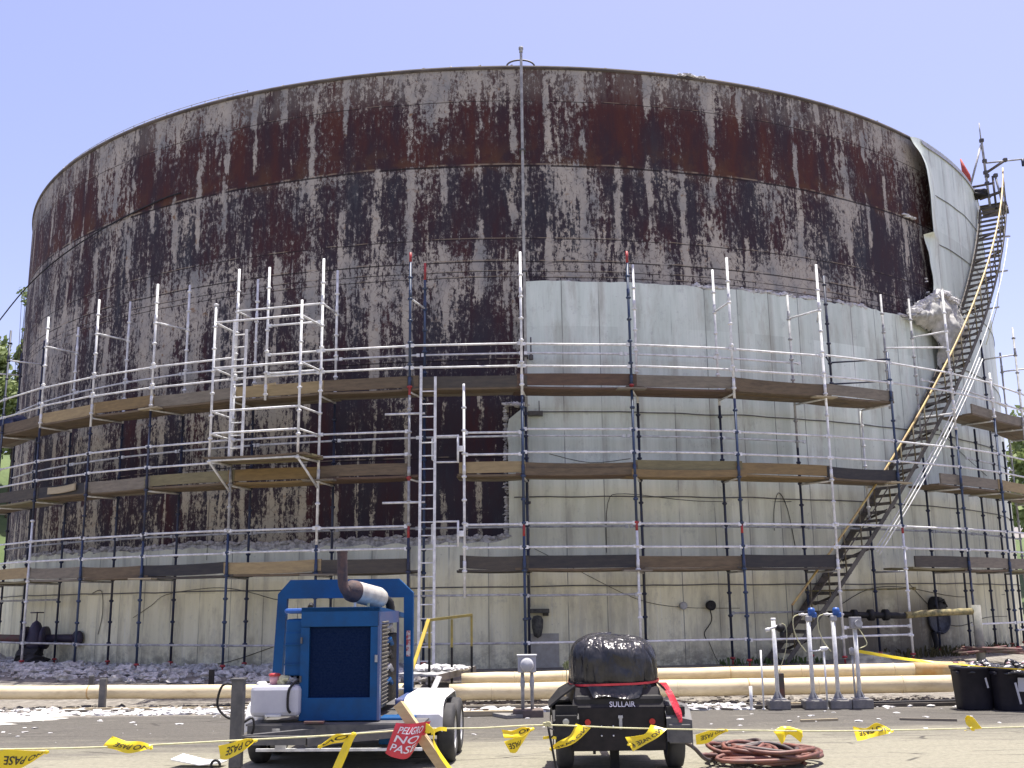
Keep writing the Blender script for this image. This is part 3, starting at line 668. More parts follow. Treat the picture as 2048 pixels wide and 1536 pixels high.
# valve assembly at the left
t_ = thing('gate_valve', P(-40.6, 18.3, .6), 'dark blue gate valve assembly with flanges beside the left tank wall', 'valve')
m_ = MB(); c = P(-40.6, 18.3, 1.12)
m_.lathe(c+Vector((0, 0, -.42)), (0, 0, 1), [(0, 0), (.2, .02), (.22, .2), (.26, .34), (.2, .5), (.17, .62), (.10, .78), (0, .86)], 16)
m_.build('body', valvem, t_)
for dx in (-.24, .24):
    m_ = MB(); m_.lathe(c+Vector((dx, 0, 0)), (1, 0, 0), [(0, -.04), (.28, -.04), (.28, .04), (0, .04)], 20); m_.build('flange', valvem, t_)
m_ = MB(); m_.tube([c+Vector((.15*math.cos(a), .15*math.sin(a), .62)) for a in [k*math.pi/8 for k in range(17)]], .014, 5); m_.cyl(c+Vector((0, 0, .3)), c+Vector((0, 0, .64)), .018, 6); m_.build('handwheel', valvem, t_)
m_ = MB(); m_.smooth = True; m_.tube([c+Vector((.2, 0, -.02)), c+Vector((.5, .1, -.02)), P(-37.2, RJ, 1.1)], .1, 12); m_.lathe(P(-37.3, RJ+.1, 1.1), (P(-37, 1, 0)-P(-37, 0, 0)), [(0, -.03), (.19, -.03), (.19, .05), (0, .07)], 18); m_.build('nozzle_pipe', valvem, t_)
m_ = MB(); m_.blob(P(-40.2, 18.5, .72), .24, 2, .3, (1.3, 1, .8)); m_.blob(P(-38.9, 18.6, .62), .2, 2, .3, (1.8, 1, .6)); single(m_, 'rag_heap', black, 'dark heap of rags and fittings on the ground under the left valve', 'debris')
m_ = MB(); m_.smooth = True; m_.tube([P(-42, 18.4, 1.1), P(-50, 18.9, 1.12), P(-55, 19.3, 1.13)], .09, 12)
single(m_, 'pipe', pipered, 'red brown horizontal pipe running from the left valve out of the photo', 'pipe')

# ================================================================== the scaffold round the tank
random.seed(21)
PH = [-51.5, -45.4, -38.6, -32, -25.9, -18.9, -12.5, -6.4, .95, 8.2, 15.4, 22.6, 28.7, 35.9, 42, 48.3, 55]
DZ = [2.50, 4.50, 6.38]
scaf = thing('tube_scaffold', (AXC.x, AXC.y-RO, ZB), 'tall curved tube scaffold with three plank levels wrapped round the storage tank', 'scaffold')
MT = [galv, bluep, darkp, redp, galvd]      # indices: 0 galvanised 1 blue 2 dark 3 red 4 dull
def post(phi, r, z0, z1, segs, name='standard'):
    mb = MB(); mb.smooth = True; lean = rnd(-.05, .05)
    def at(z): return P(phi+lean*(z/9), r, z)
    for a, b, m in segs:
        a = max(a, z0); b = min(b, z1)
        if b <= a: continue
        mb.cur = m; mb.cyl(at(a), at(b), .029, 8)
    def mz(z):
        for a, b, m in segs:
            if a <= z < b: return m
        return segs[-1][2]
    z = 1.02-.5
    while z < z1-.15:
        if z > z0+.05:
            mb.cur = mz(z); mb.lathe(at(z), (0, 0, 1), [(.028, -.035), (.05, -.02), (.058, .005), (.05, .02), (.028, .03)], 8)
        z += .4925
    mb.cur = mz(z0+.01)
    for z in (2.6, 4.6, 6.55, 8.5):                  # sleeve joints
        if z0 < z < z1: mb.cur = mz(z); mb.cyl(at(z-.1), at(z+.1), .036, 8)
    o = mb.build(name, MT, scaf)
    if z0 < .75:
        jb = MB(); jb.cyl(at(z0-.12), at(z0+.12), .02, 6); jb.lathe(at(z0+.04), (0, 0, 1), [(.0, -.03), (.06, -.02), (.06, .02), (0, .03)], 8); jb.box(at(z0-.13), (.16, .16, .02))
        jb.build('base_jack', redp, o, origin=scaf['_o'])
    return o
def groundz(phi, r):
    q = P(phi, r, 0); return gz(q.x, q.y)
Bz = 20
outer = {  # phi: (top, colour segments)
 -51.5: (9.2, [(0, 5, 2), (5, 20, 4)]), -45.4: (9.25, [(0, 20, 2)]), -38.6: (9.2, [(0, 4.0, 0), (4.0, 6.3, 2), (6.3, 20, 0)]),
 -32: (9.28, [(0, 3.4, 1), (3.4, 6.1, 2), (6.1, 20, 0)]), -25.9: (9.36, [(0, 3.3, 1), (3.3, 6.3, 2), (6.3, 20, 0)]), -18.9: (9.42, [(0, 3.4, 1), (3.4, 5.0, 4), (5, 6.8, 0), (6.8, 20, 0)]),
 -12.5: (9.46, [(0, 3.1, 1), (3.1, 20, 0)]), -6.4: (9.47, [(0, 3.2, 2), (3.2, 3.45, 3), (3.45, 4.4, 4), (4.4, 4.55, 3), (4.55, 5.9, 4), (5.9, 6.25, 4), (6.25, 6.45, 3), (6.45, 9.25, 1), (9.25, 20, 3)]),
 .95: (9.42, [(0, 3.2, 1), (3.2, 3.45, 3), (3.45, 6.2, 1), (6.2, 20, 0)]), 8.2: (9.47, [(0, 3.3, 0), (3.3, 3.5, 3), (3.5, 6.35, 1), (6.35, 6.55, 3), (6.55, 9.2, 1), (9.2, 20, 3)]),
 15.4: (9.46, [(0, 3.25, 1), (3.25, 3.45, 3), (3.45, 6.2, 1), (6.2, 20, 0)]), 22.6: (9.52, [(0, 20, 0)]), 28.7: (7.6, [(0, 3.3, 0), (3.3, 3.45, 3), (3.45, 20, 1)]),
 35.9: (9.5, [(0, 2.5, 2), (2.5, 5.9, 1), (5.9, 20, 0)]), 42: (7.6, [(0, 6.4, 1), (6.4, 20, 0)]), 48.3: (9.2, [(0, 20, 4)]), 55: (9.0, [(0, 20, 4)])}
for p, (zt_, sg) in outer.items():
    post(p, RO, groundz(p, RO)+.10, zt_, sg)
for p, zt_, sg in ((-51.0, 9.1, [(0, 20, 2)]), (-45.2, 9.1, [(0, 20, 2)]), (-38.9, 9.12, [(0, 6.3, 2), (6.3, 20, 0)]), (-31.9, 9.43, [(0, 6.3, 2), (6.3, 20, 0)]), (-25.4, 9.55, [(0, 6.3, 2), (6.3, 20, 0)]),
    (-19.0, 9.44, [(0, 6.3, 2), (6.3, 20, 0)]), (-12.5, 9.46, [(0, 6.3, 2), (6.3, 20, 0)]), (-5.9, 9.5, [(0, 6.4, 1), (6.4, 9.1, 1), (9.1, 20, 3)]), (1.3, 6.1, [(0, 20, 2)]), (9.3, 9.46, [(0, 6.2, 2), (6.2, 20, 0)]),
    (15.6, 9.45, [(0, 6.2, 2), (6.2, 20, 0)]), (22.0, 9.0, [(0, 5.3, 2), (5.3, 20, 4)]), (25.6, 9.62, [(6.8, 20, 2)]), (28.45, 6.3, [(0, 3.5, 2), (3.5, 20, 0)]), (31.75, 9.4, [(6.5, 20, 4)]), (35.45, 9.46, [(0, 5.3, 2), (5.3, 20, 4)]), (39.9, 6.2, [(0, 20, 2)]), (44.5, 6.3, [(0, 20, 2)]), (48.3, 9.0, [(0, 20, 2)]), (52, 6.2, [(0, 20, 2)]), (55, 9.0, [(0, 20, 4)])):
    zb = sg[0][0] if sg[0][0] > 1 else groundz(p, RI)+.10
    post(p, RI, zb, zt_, sg, 'inner_standard')
def rail(name, pa, pb, r, z, m=galv, rad=.0235, dz=0):
    mb = MB(); a, b = P(pa, r, z), P(pb, r, z+dz); d = (b-a).normalized()
    mb.smooth = True; mb.cyl(a+d*.03, b-d*.03, rad, 8); mb.smooth = False
    for q, s_ in ((a, 1), (b, -1)): mb.box(q+d*s_*.055, (.07, .05, .075), Matrix.Rotation(R_((pa+pb)/2), 3, 'Z'))
    return mb.build(name, m, scaf)
for i in range(len(PH)-1):
    a, b = PH[i], PH[i+1]
    if not (a > -8 and b < 10 and False):
        if i not in (12, 13): rail('ledger', a, b, RO, 1.02 + rnd(-.01, .01), galvd if i < 8 else galv)
    for k, z in enumerate(DZ):
        if k == 2 and i in (12,): pass
        if not (i == 7 and k < 2):
            if not (i == 5 and k == 2) : rail('top_guard_rail', a, b, RO, z+.955+rnd(-.012, .012), [galv, galv, galv][k])
            rail('mid_guard_rail', a, b, RO, z+.47+rnd(-.012, .012), galv)
        ia, ib = a, b
        if i in (11, 12) and k != 0: continue
        if k == 1 and i == 13: continue
        rail('inner_rail', ia+.2, ib+.2, RI, z+.955, galv if k else galvd)
for a, b in ((-2.85, .95),):
    for z in (3.45, 2.97, 5.4, 4.93): rail('top_guard_rail', a, b, RO, z)
for a, b, z in ((-6.4, .95, 2.0), (.95, 8.2, 1.98), (15.6, 22.0, 1.56), (22.6, 28.7, 1.22), (35.5, 42, 1.2), (42, 48.3, 1.2), (-51, -45.2, 2.05), (-45.2, -38.9, 2.05)):
    rail('ledger', a, b, RI if abs(z-2.05) < .01 or z == 1.56 else RO, z, galvd if z > 1.3 else galv)
rail('ledger', 21.8, 33, RI, 2.02, mosspipe, .02, .04)
def trans(phi, z, m=galv, phi2=None, up=0):
    mb = MB(); mb.smooth = True; a, b = P(phi, RO, z), P(phi2 if phi2 is not None else phi, RI, z+up); mb.cyl(a, b, .022, 8)
    return mb.build('transom', m, scaf)
inn = {-51.5: -51, -45.4: -45.2, -38.6: -38.9, -32: -31.9, -25.9: -25.4, -18.9: -19, -12.5: -12.5, -6.4: -5.9, .95: 1.3, 8.2: 9.3, 15.4: 15.6, 22.6: 22.0, 28.7: 28.45, 35.9: 35.45, 42: 42, 48.3: 48.3, 55: 55}
for p in PH:
    for k, z in enumerate(DZ): trans(p, z-.06, galvd if k == 0 else galv, inn[p])
    if p not in (.95, 8.2, 28.7, 42): trans(p, 8.42, galv, inn[p])
trans(22.6, 8.42, galv, 24.66); trans(22.6, 7.43, darkp, 25.6); trans(28.7, 7.43, darkp, 25.6); trans(28.7, 6.9, darkp, 25.6); trans(35.9, 8.0, galv, 31.75)
# bracket tubes under the loading bay, short stubs by the ladder
for a, b, r, z in ((-8.0, -5.36, 18.95, 5.84), (-8.1, -5.33, 18.95, 3.94)):
    m_ = MB(); m_.smooth = True; m_.cyl(P(a, r, z), P(b, r, z), .024, 8); m_.build('stub_tube', galv, scaf)
post(-2.8, 18.95, 1.95, 6.46, [(0, 20, 0)])
post(-16.45, RO, 6.3, 9.38, [(0, 20, 0)])
rail('mid_guard_rail', -16.45, -12.5, RO, 8.0); rail('mid_guard_rail', -16.45, -12.5, RO, 7.33); rail('mid_guard_rail', -16.45, -12.5, RO, 6.9)
# swing gates by the ladder
for z0, z1, nm in ((4.77, 5.33, 0), (3.01, 3.52, 1)):
    g_ = thing('access_gate', P(-4, 19.0, z0), ['white tube swing gate beside the ladder on the lowest deck', 'white tube swing gate beside the ladder on the middle deck'][1-nm], 'gate')
    m_ = MB(); m_.smooth = True
    m_.tube([P(-3.2, 19, z0), P(-4.6, 19, z0), P(-4.85, 19, z0+.06), P(-4.85, 19, z1-.06), P(-4.6, 19, z1), P(-3.2, 19, z1)], .02, 8); m_.cyl(P(-3.2, 19, z0-.02), P(-3.2, 19, z1+.02), .024, 8); m_.build('frame', galv, g_)
    m_ = MB(); m_.box(P(-3.0, 19, (z0+z1)/2), (.12, .06, .12), bev=.01); m_.build('hinge', galv, g_)

# ladder(s)
def ladder(name, a, b, wdt, step, label, r_=.021, lat=None):
    a, b = Vector(a), Vector(b); d = (b-a); L = d.length; d.normalize(); lat = Vector(lat).normalized()*wdt/2
    t_ = thing(name, a, label, 'ladder')
    for s_ in (-1, 1):
        m_ = MB(); m_.beam(a+lat*s_, b+lat*s_+(d*(.25 if s_ < 0 else .0)), .028, .055, lat); m_.build('side_rail', galv, t_)
    n = int(L/step)
    for i in range(n):
        m_ = MB(); q = a+d*(step*(i+.6)); m_.cyl(q-lat, q+lat, .015, 6); m_.build('rung', galv, t_)
    return t_
pl, pr = P(-5.5, 19.06, 0), P(-4.6, 19.06, 0)
ladder('ladder', P(-5.05, 19.3, groundz(-5, 19.3)+.1), P(-5.12, 19.02, 6.62), .31, .28, 'tall aluminium ladder standing against the middle of the scaffold', lat=pr-pl)
pl, pr = P(-18, 19.5, 0), P(-17, 19.5, 0)
ladder('ladder', P(-17.5, 19.5, 5.0), P(-17.5, 19.5, 7.8), .31, .28, 'short white ladder inside the protruding loading bay', lat=pr-pl)
for z in (5.9, 4.2):
    pass

# loading bay that sticks out of the scaffold on the left
bay = thing('loading_bay', P(-15.6, 19.9, 4.8), 'white tube scaffold bay sticking out from the front of the scaffold', 'scaffold bay')
def bt(name, pts, rad=.024, m=galv):
    m_ = MB(); m_.smooth = True; m_.tube(pts, rad, 8); return m_.build(name, m, bay)
def bpost(p, r, z0, z1):
    m_ = MB(); m_.smooth = True; m_.cyl(P(p, r, z0), P(p, r, z1), .028, 8)
    z = z0+.02
    while z < z1: m_.lathe(P(p, r, z), (0, 0, 1), [(.028, -.03), (.05, -.015), (.055, .01), (.028, .03)], 8); z += .4925
    m_.build('post', galv, bay)
bpost(-18.6, 19.9, 4.83, 8.3); bpost(-12.66, 19.9, 4.83, 8.23)
for z in (7.9, 6.88, 5.93, 5.45, 4.87):
    bt('rail', [P(-18.6, 19.9, z), P(-12.66, 19.9, z)]); bt('rail', [P(-12.66, 19.9, z), P(-12.5, RO, z)]); bt('rail', [P(-18.6, 19.9, z), P(-18.9, RO, z)])
bt('rail', [P(-18.9, RO, 8.42), P(-12.5, RO, 8.42)])
bt('brace', [P(-18.6, 19.9, 4.85), P(-18.9, RO, 4.3)]); bt('brace', [P(-12.66, 19.9, 4.85), P(-12.5, RO, 4.3)])

# ---- planks
BN = ['cut by the photo\'s left edge', 'sixth bay left of the tall ladder', 'fifth bay left of the tall ladder', 'fourth bay left of the tall ladder', 'third bay left of the tall ladder',
      'second bay left of the tall ladder', 'first bay left of the tall ladder', 'bay between ladder and vent pipe', 'first bay right of the vent pipe', 'second bay right of the vent pipe',
      'third bay right of the vent pipe', 'fourth bay right of the vent pipe', 'fifth bay right of the vent pipe', 'sixth bay right of the vent pipe', 'seventh bay right of the vent pipe', 'far right bay cut by the photo\'s edge']
DN = ['lowest', 'middle', 'top']
TB = [['tan', 'yellow', 'grey', 'brown', 'black', 'yellow', 'dark', 'dark', 'black', 'brown', 'black', None, 'dark', 'grey', 'grey', 'grey'],
      ['dark', 'dark', 'black', 'grey', 'olive', 'ochre', 'brown', 'tan', 'brown', 'olive', 'ochre', 'black', None, 'grey', 'tan', 'grey'],
      ['brown', 'brown', 'yellow', 'ochre', 'grey', 'tan', 'brown', 'dark', 'red brown', 'grey', 'brown', 'grey', None, None, 'grey', 'grey']]
SF = [['brown', 'olive', 'grey', 'brown', 'dark', 'brown', 'dark', 'dark', 'brown', 'brown', 'dark', None, 'olive', 'brown', 'olive', 'grey'],
      ['brown', 'olive', 'brown', 'brown', 'brown', 'ochre', 'red brown', 'brown', 'red brown', 'ochre', 'ochre', 'brown', None, 'brown', 'olive', 'brown'],
      ['brown', 'brown', 'brown', 'brown', 'brown', 'brown', 'brown', 'brown', 'red brown', 'red brown', 'brown', 'brown', None, None, 'brown', 'brown']]
def bent(mb, a, b, wvec, up, w0, th, sag=.02, n=8):   # board with slight sag and twist: a..b centre line, wvec across
    rows = []
    tw = rnd(-.06, .06)
    for i in range(n+1):
        t_ = i/n; c = a.lerp(b, t_)+Vector((0, 0, -sag*4*t_*(1-t_)))
        wv = (wvec+up*tw*(t_-.5)).normalized()*w0/2; uv_ = up*th/2
        rows.append([c-wv-uv_, c+wv-uv_, c+wv+uv_, c-wv+uv_])
    mb.grid(rows, False, True)
    o = len(mb.v)-4*(n+1); mb.f += [(o, o+1, o+2, o+3), (o+4*n+3, o+4*n+2, o+4*n+1, o+4*n)]; mb.mi += [mb.cur]*2; mb.sm += [False]*2
for k in range(3):
    for i in range(len(PH)-1):
        if SF[k][i] is None: continue
        p0, p1 = PH[i], PH[i+1]; pm = (p0+p1)/2; z = DZ[k]
        partial = 1.0
        if k == 1 and i == 11: pass
        if k == 0 and i == 12: p0 += 1.2
        if k == 1 and i == 13: p0 -= 2.4
        if k == 2 and i == 14: p0 -= 3.2
        if i == 7 and k < 2: p0 = -2.9
        if i == 6 and k == 2: p1 = -5.9
        rad = (P(pm, 1, 0)-P(pm, 0, 0)).normalized(); d_ = (P(p1, RO, 0)-P(p0, RO, 0)).normalized()
        t_ = thing('plank_platform', P(pm, RO-.4, z), '%s scaffold planks of the %s deck, %s' % (SF[k][i].replace('black', 'blackened'), DN[k], BN[i]), 'platform', 'plank decks laid on the scaffold')
        zoff = rnd(-.01, .02)
        for q in range(3):
            r_ = RO-.16-q*.275
            a = P(p0, r_, z+zoff)-d_*rnd(.08, .2); b = P(p1, r_, z+zoff)+d_*rnd(.08, .2); a.z += rnd(-.012, .012); b.z += rnd(-.012, .012)
            m_ = MB(); bent(m_, a, b, rad, Vector((0, 0, 1)), .262, .045, rnd(.005, .03)); m_.build('plank', WD[SF[k][i] if q < 2 or rnd(0, 1) < .6 else 'grey'], t_)
        if TB[k][i]:
            hgt = rnd(.235, .27)
            zz_ = z+.035+hgt/2+rnd(-.015, .015)
            a = P(p0, RO-.045, zz_+rnd(-.02, .02))-d_*rnd(-.02, .12); b = P(p1, RO-.045, zz_+rnd(-.02, .02))+d_*rnd(-.02, .12)
            m_ = MB(); bent(m_, a, b, Vector((0, 0, 1)), rad, hgt, .04, rnd(-.02, .03))
            single(m_, 'toe_board', WD[TB[k][i]], '%s toe board on the %s deck, %s' % (TB[k][i].replace('black', 'blackened'), DN[k], BN[i]), 'toe board', 'toe boards along the scaffold decks')
for nm, p0, p1, r_, z, col, vert, lab in (
    ('loose_board', 8.0, 15.9, RO+.0, 4.52, 'ochre', 1, 'second ochre board hung below the toe board, middle deck right of the vent pipe'),
    ('loose_board', -36.6, -33.2, RO+.02, 4.66, 'pale', 1, 'short pale offcut standing on the middle deck at far left'),
    ('loose_board', -17.6, -15.9, RO-.1, 6.62, 'pale', 1, 'short pale board end behind the loading bay on the top deck'),
    ('loose_board', 1.0, 8.4, RO-.02, 4.56, 'brown', 1, 'lower brown board of the doubled pair, middle deck beside the vent pipe')):
    m_ = MB(); bent(m_, P(p0, r_, z), P(p1, r_, z+rnd(0, .03)), Vector((0, 0, 1)), (P((p0+p1)/2, 1, 0)-P((p0+p1)/2, 0, 0)), .16, .04, .02)
    single(m_, nm, WD[col], lab, 'board')
t_ = thing('plank_platform', P(-15.6, 19.5, 4.9), 'thin brown planks forming the floor of the loading bay', 'platform', 'plank decks laid on the scaffold')
for q in range(4):
    m_ = MB(); r_ = 19.05+q*.26; rad = P(-15.6, 1, 0)-P(-15.6, 0, 0); bent(m_, P(-19.0, r_, 4.93), P(-12.2+rnd(0, .4), r_, 4.93), rad, Vector((0, 0, 1)), .25, .04, .02); m_.build('plank', WD['brown' if q % 2 else 'olive'], t_)
# plank ends poking out under the toe boards at the posts
for k in range(3):
    for i in (3, 4, 5, 6, 8, 9, 10, 11):
        if rnd(0, 1) < .55 and SF[k][i]:
            p = PH[i+1]; m_ = MB(); z = DZ[k]+.0
            bent(m_, P(p-1.0, RO-.02, z-.03), P(p+rnd(.6, 1.6), RO+.04, z-.035), P(p, 1, 0)-P(p, 0, 0), Vector((0, 0, 1)), .2, .035, 0, 2)
            single(m_, 'board_end', WD['pale' if rnd(0, 1) < .5 else 'grey'], 'short board end under the %s deck, %s' % (DN[k], BN[i]), 'board', 'board ends under the decks')
# dark tarp bundle on the top deck at far left
m_ = MB(); m_.smooth = True; m_.blob(P(-47.6, 18.5, 6.72), .38, 3, .35, (1.6, .8, .8)); single(m_, 'tarp_bundle', mat('dark blue tarp', (.02, .035, .09), (.015, .02, .05), 5, .6, 0, .6, 6), 'dark blue bundled tarp lying on the top deck at the left edge', 'tarp')

# ================================================================== stair climbing the tank
stair = thing('spiral_stair', P(19.3, 18.1, ZB), 'long dark steel stair winding up the right side of the tank', 'stair')
S0, S1 = 18.6, 59.6
def sz(p): return .50+(p-18.9)*.3345
SRi, SRo = RJ+.10, RJ+.86
N = 66
for k in range(N):
    p = S0+.4+(S1-S0-.6)*k/(N-1); z = sz(p)
    m_ = MB(); ang = Matrix.Rotation(R_(p), 3, 'Z')
    a, b = P(p, SRi, z), P(p, SRo, z); wv = (P(p+.5, SRi, 0)-P(p-.5, SRi, 0)).normalized()
    m_.beam(a, b, .17, .025)
    m_.beam(a+wv*-.11+Vector((0, 0, -.03)), b+wv*-.11+Vector((0, 0, -.03)), .012, .06)
    m_.build('tread', treadm, stair)
def strg(r, w_, th):
    m_ = MB(); rows = []
    n = 60
    for i in range(n+1):
        p = S0+(S1-S0)*i/n; z = sz(p); rows.append([P(p, r-th, z-w_), P(p, r, z-w_), P(p, r, z+.08), P(p, r-th, z+.08)])
    m_.grid(rows, False, True); m_.f += [(0, 1, 2, 3), (4*n+3, 4*n+2, 4*n+1, 4*n)]; m_.mi += [0, 0]; m_.sm += [False]*2; return m_
strg(SRi, .15, .03).build('stringer', stairm, stair); strg(SRo+.02, .06, .02).build('stringer', mat('weathered stringer paint', (.12, .11, .095), (.06, .055, .048), 4, .8), stair)
m_ = MB(); n = 60; m_.smooth = True
m_.tube([P(S0+1+(S1-S0)*i/n, SRo, sz(S0+1+(S1-S0)*i/n)+.98) for i in range(n+1)], .026, 8); m_.build('handrail', handr, stair)
m_ = MB(); m_.smooth = True; m_.tube([P(S0+1+(S1-S0)*i/n, SRo, sz(S0+1+(S1-S0)*i/n)+.5) for i in range(n+1)], .014, 6); m_.build('mid_rail', stairm, stair)
for k in range(26):
    p = S0+1+k*1.6
    m_ = MB(); m_.cyl(P(p, SRo, sz(p)), P(p, SRo, sz(p)+.98), .017, 6); m_.build('baluster', mat('dull yellow baluster', (.16, .13, .06), (.07, .06, .05), 8, .7), stair)
for k in range(14):
    p = S0+2+k*3
    m_ = MB(); m_.beam(P(p, RJ, sz(p)-.35), P(p, SRo, sz(p)-.12), .04, .05); m_.build('bracket', stairm, stair)
for q in range(3):
    m_ = MB(); m_.smooth = True; m_.tube([P(p, SRo+.06+.07*q, sz(p)-.28-.05*q) for p in [27+i*1.2 for i in range(14 if q else 25)]], .013, 6); single(m_, 'conduit', galv, ['pale conduit running up beside the stair, longest of the three', 'pale conduit beside the stair, middle of the three', 'pale conduit beside the stair, outermost of the three'][q], 'conduit')
# landing and top frame
ld = MB(); ld.smooth = False
rows = [[P(59.4+i*.45, r, ZT-.45) for i in range(9)] for r in (SRi, SRo+.02)]
ld.sheet(rows, -.04); ld.build('landing', stairm, stair)
tf = thing('tube_mast', W(1975, 410, 32), 'tube frame with a tall thin mast and side arm at the top of the stair', 'scaffold frame')
def tt(name, pts, r=.028, m=galvd, Y=32):
    m_ = MB(); m_.smooth = True; m_.tube([W(a, b, Y) for a, b in pts], r, 7); return m_.build(name, m, tf)
tt('mast', [(1980, 412), (1963, 282), (1961, 278)], .04); tt('mast_tip', [(1962, 282), (1958, 246)], .02)
tt('brace', [(1962, 290), (1941, 372)], .035); tt('arm', [(1972, 326), (2047, 318)], .028); tt('brace', [(1972, 346), (2011, 320)], .045, stairm)
tt('rail', [(1940, 375), (1988, 366)], .04, stairm); tt('rail', [(1960, 398), (2000, 384), (2001, 381)], .05, stairm)
tt('drop_line', [(2045, 318), (2047, 332)], .05, darkp); tt('post', [(1990, 350), (2006, 412)], .035); tt('post', [(1985, 352), (1993, 420)], .035, stairm)
tt('arm', [(1995, 418), (2016, 414)], .035); tt('arm', [(1990, 480-5), (2020, 472)], .03); tt('arm', [(1990, 545), (2015, 541)], .03); tt('arm', [(1975, 618), (1998, 614)], .03)
for a, b in ((1963, 281), (1969, 322), (1971, 345), (1974, 352), (1974, 367), (1978, 392), (2010, 320), (2003, 379), (1991, 351)):
    m_ = MB(); m_.box(W(a, b, 32), (.13, .13, .13), bev=.03); m_.build('coupler', dsteel, tf)
m_ = MB(); m_.smooth = True; m_.tube([W(2000, 430, 32), W(2003, 500, 31.6), W(1995, 610, 31.3), W(1972, 690, 31)], .012, 5); single(m_, 'rope', rope_m, 'thin white rope hanging down from the frame at the stair top', 'rope')
m_ = MB(); m_.smooth = True; m_.blob(W(1954, 388, 32), .30, 3, .3, (1, .8, .6)); single(m_, 'black_bag', black, 'small black bag lying on the landing at the stair top', 'bag')
m_ = MB(); a = W(1921, 318, 32.3); b = W(1938, 368, 32.3)
m_.smooth = True; m_.tube([a, a.lerp(b, .35), a.lerp(b, .7), b], .1, 8, rs=[.02, .07, .13, .10]); single(m_, 'furled_flag', coneo, 'red furled cloth flag leaning on the tank rim near the stair', 'flag')

# ================================================================== pipes and debris in front of the tank
random.seed(33)
def pipe(name, a, b, r, m, label, extra=None, joints=6):
    t_ = thing(name, (Vector(a)+Vector(b))/2-Vector((0, 0, r)), label, 'pipe')
    a, b = Vector(a), Vector(b); d = (b-a)
    m_ = MB(); m_.smooth = True
    n = 26; pts = [a+d*i/n+Vector((0, 0, .02*math.sin(i*.7)*mnoise.noise(Vector((i*.3, 0, 0))))) for i in range(n+1)]
    m_.tube(pts, r, 20); m_.build('pipe_jacket', m, t_)
    for k in range(joints):
        c = a+d*((k+.5+rnd(-.25, .25))/joints); m_ = MB(); m_.smooth = True; dn = d.normalized()
        m_.tube([c-dn*.012, c+dn*.012], r+.006, 20); m_.build('joint_band', creamo if k % 4 == 3 else creamp, t_)
    return t_
pipe('insulated_pipe', (-16, 20.9, .31), (-1.9, 20.5, .265), .125, creamp, 'long cream jacketed pipe running low across the left side')
pipe('insulated_pipe', (-1.0, 20.35, .455), (7.4, 20.35, .545), .115, creamp, 'upper cream pipe of the parallel pair on the right')
pipe('insulated_pipe', (-1.2, 19.9, .26), (7.9, 19.9, .315), .15, creamp, 'lower thicker cream pipe of the parallel pair on the right')
t_ = thing('pipe_end', (7.9, 20.35, .42), 'orange stained pipe end with rust red band at the right end of the upper pipe', 'pipe')
m_ = MB(); m_.smooth = True; m_.tube([(7.4, 20.35, .545), (8.35, 20.35, .55)], .122, 20); m_.build('stained_jacket', creamo, t_)
m_ = MB(); m_.smooth = True; m_.tube([(8.12, 20.35, .548), (8.22, 20.35, .549)], .127, 20); m_.build('rust_band', pipered, t_)
def post_box(name, p, w, h, m, label, cat='post'):
    m_ = MB(); m_.box((p[0], p[1], p[2]+h/2), (w, w*.8, h), bev=.01); m_.box((p[0], p[1], p[2]+.01), (w*2, w*1.6, .03)); single(m_, name, m, label, cat)
post_box('pipe_support', (-7.62, 20.25, 0), .12, .56, dsteel, 'dark steel stub post holding the left cream pipe')
post_box('pipe_support', (-8.25, 21.3, .25), .09, .3, dsteel, 'small dark stub post just behind the left cream pipe')
post_box('pipe_support', (-6.0, 21.6, .3), .10, .32, black, 'black stub post behind the left cream pipe near the scaffold')
post_box('pipe_support', (4.62, 19.2, 0), .14, .58, mat('brown green painted post', (.12, .05, .035), (.04, .06, .05), 5, .7), 'short brown post with green base between two instrument pedestals')
post_box('pipe_support', (.95, 20.1, 0), .10, .3, galvd, 'grey stub standing under the pipe pair left of the compressor')
# debris
def scraps(name, region, n, sz_, m, label, cat, flat=.5, zoff=0):
    mb = MB()
    for i in range(n):
        x, y = region(); s_ = sz_*(rnd(.3, 1)**1.6)
        mb.blob((x, y, gz(x, y)+s_*flat*.35+zoff), s_, 1 if s_ < .07 else 2, .55, (rnd(.9, 1.8), rnd(.6, 1.3), flat*rnd(.5, 1.3)))
    o = mb.build(name, m); tag(o, label, cat, None, 'stuff'); return o
def ringreg(p0, p1, r0, r1):
    def f():
        q = P(rnd(p0, p1), rnd(r0, r1), 0); return q.x, q.y
    return f
def rect(x0, x1, y0, y1):
    return lambda: (rnd(x0, x1), rnd(y0, y1))
scraps('fallen_insulation', ringreg(-50, -4, 17.9, 19.9), 1300, .125, fluffg, 'heaps of fallen grey insulation along the foot of the tank on the left', 'debris', .75)
scraps('fallen_insulation_big', ringreg(-50, -30, 18.2, 19.6), 34, .26, fluffg, 'large fallen chunks of grey insulation below the left valve', 'debris', .6)
scraps('insulation_scraps', rect(-14, -4.6, 19.2, 20.3), 800, .10, fluffm, 'white insulation scraps scattered before the left pipe', 'debris', .4)
scraps('insulation_scraps_far', rect(-1.2, 4.0, 18.9, 19.6), 520, .095, fluffm, 'white insulation scraps scattered under the pair of pipes', 'debris', .5)
scraps('insulation_scraps_right', rect(4.0, 9, 19.0, 19.7), 190, .07, fluffm, 'sparse white scraps under the pipes behind the pedestals', 'debris', .4)
scraps('crumbs', rect(-12, 9, 15.5, 19.4), 130, .045, fluffm, 'tiny white crumbs of insulation on the asphalt', 'debris', .4)
scraps('rubble', rect(-12, 10, 19.5, 20.9), 1500, .06, mat('rubble', (.24, .22, .19), (.11, .10, .09), 8, .95), 'dark broken rubble strip under the pipes', 'rubble', .7)
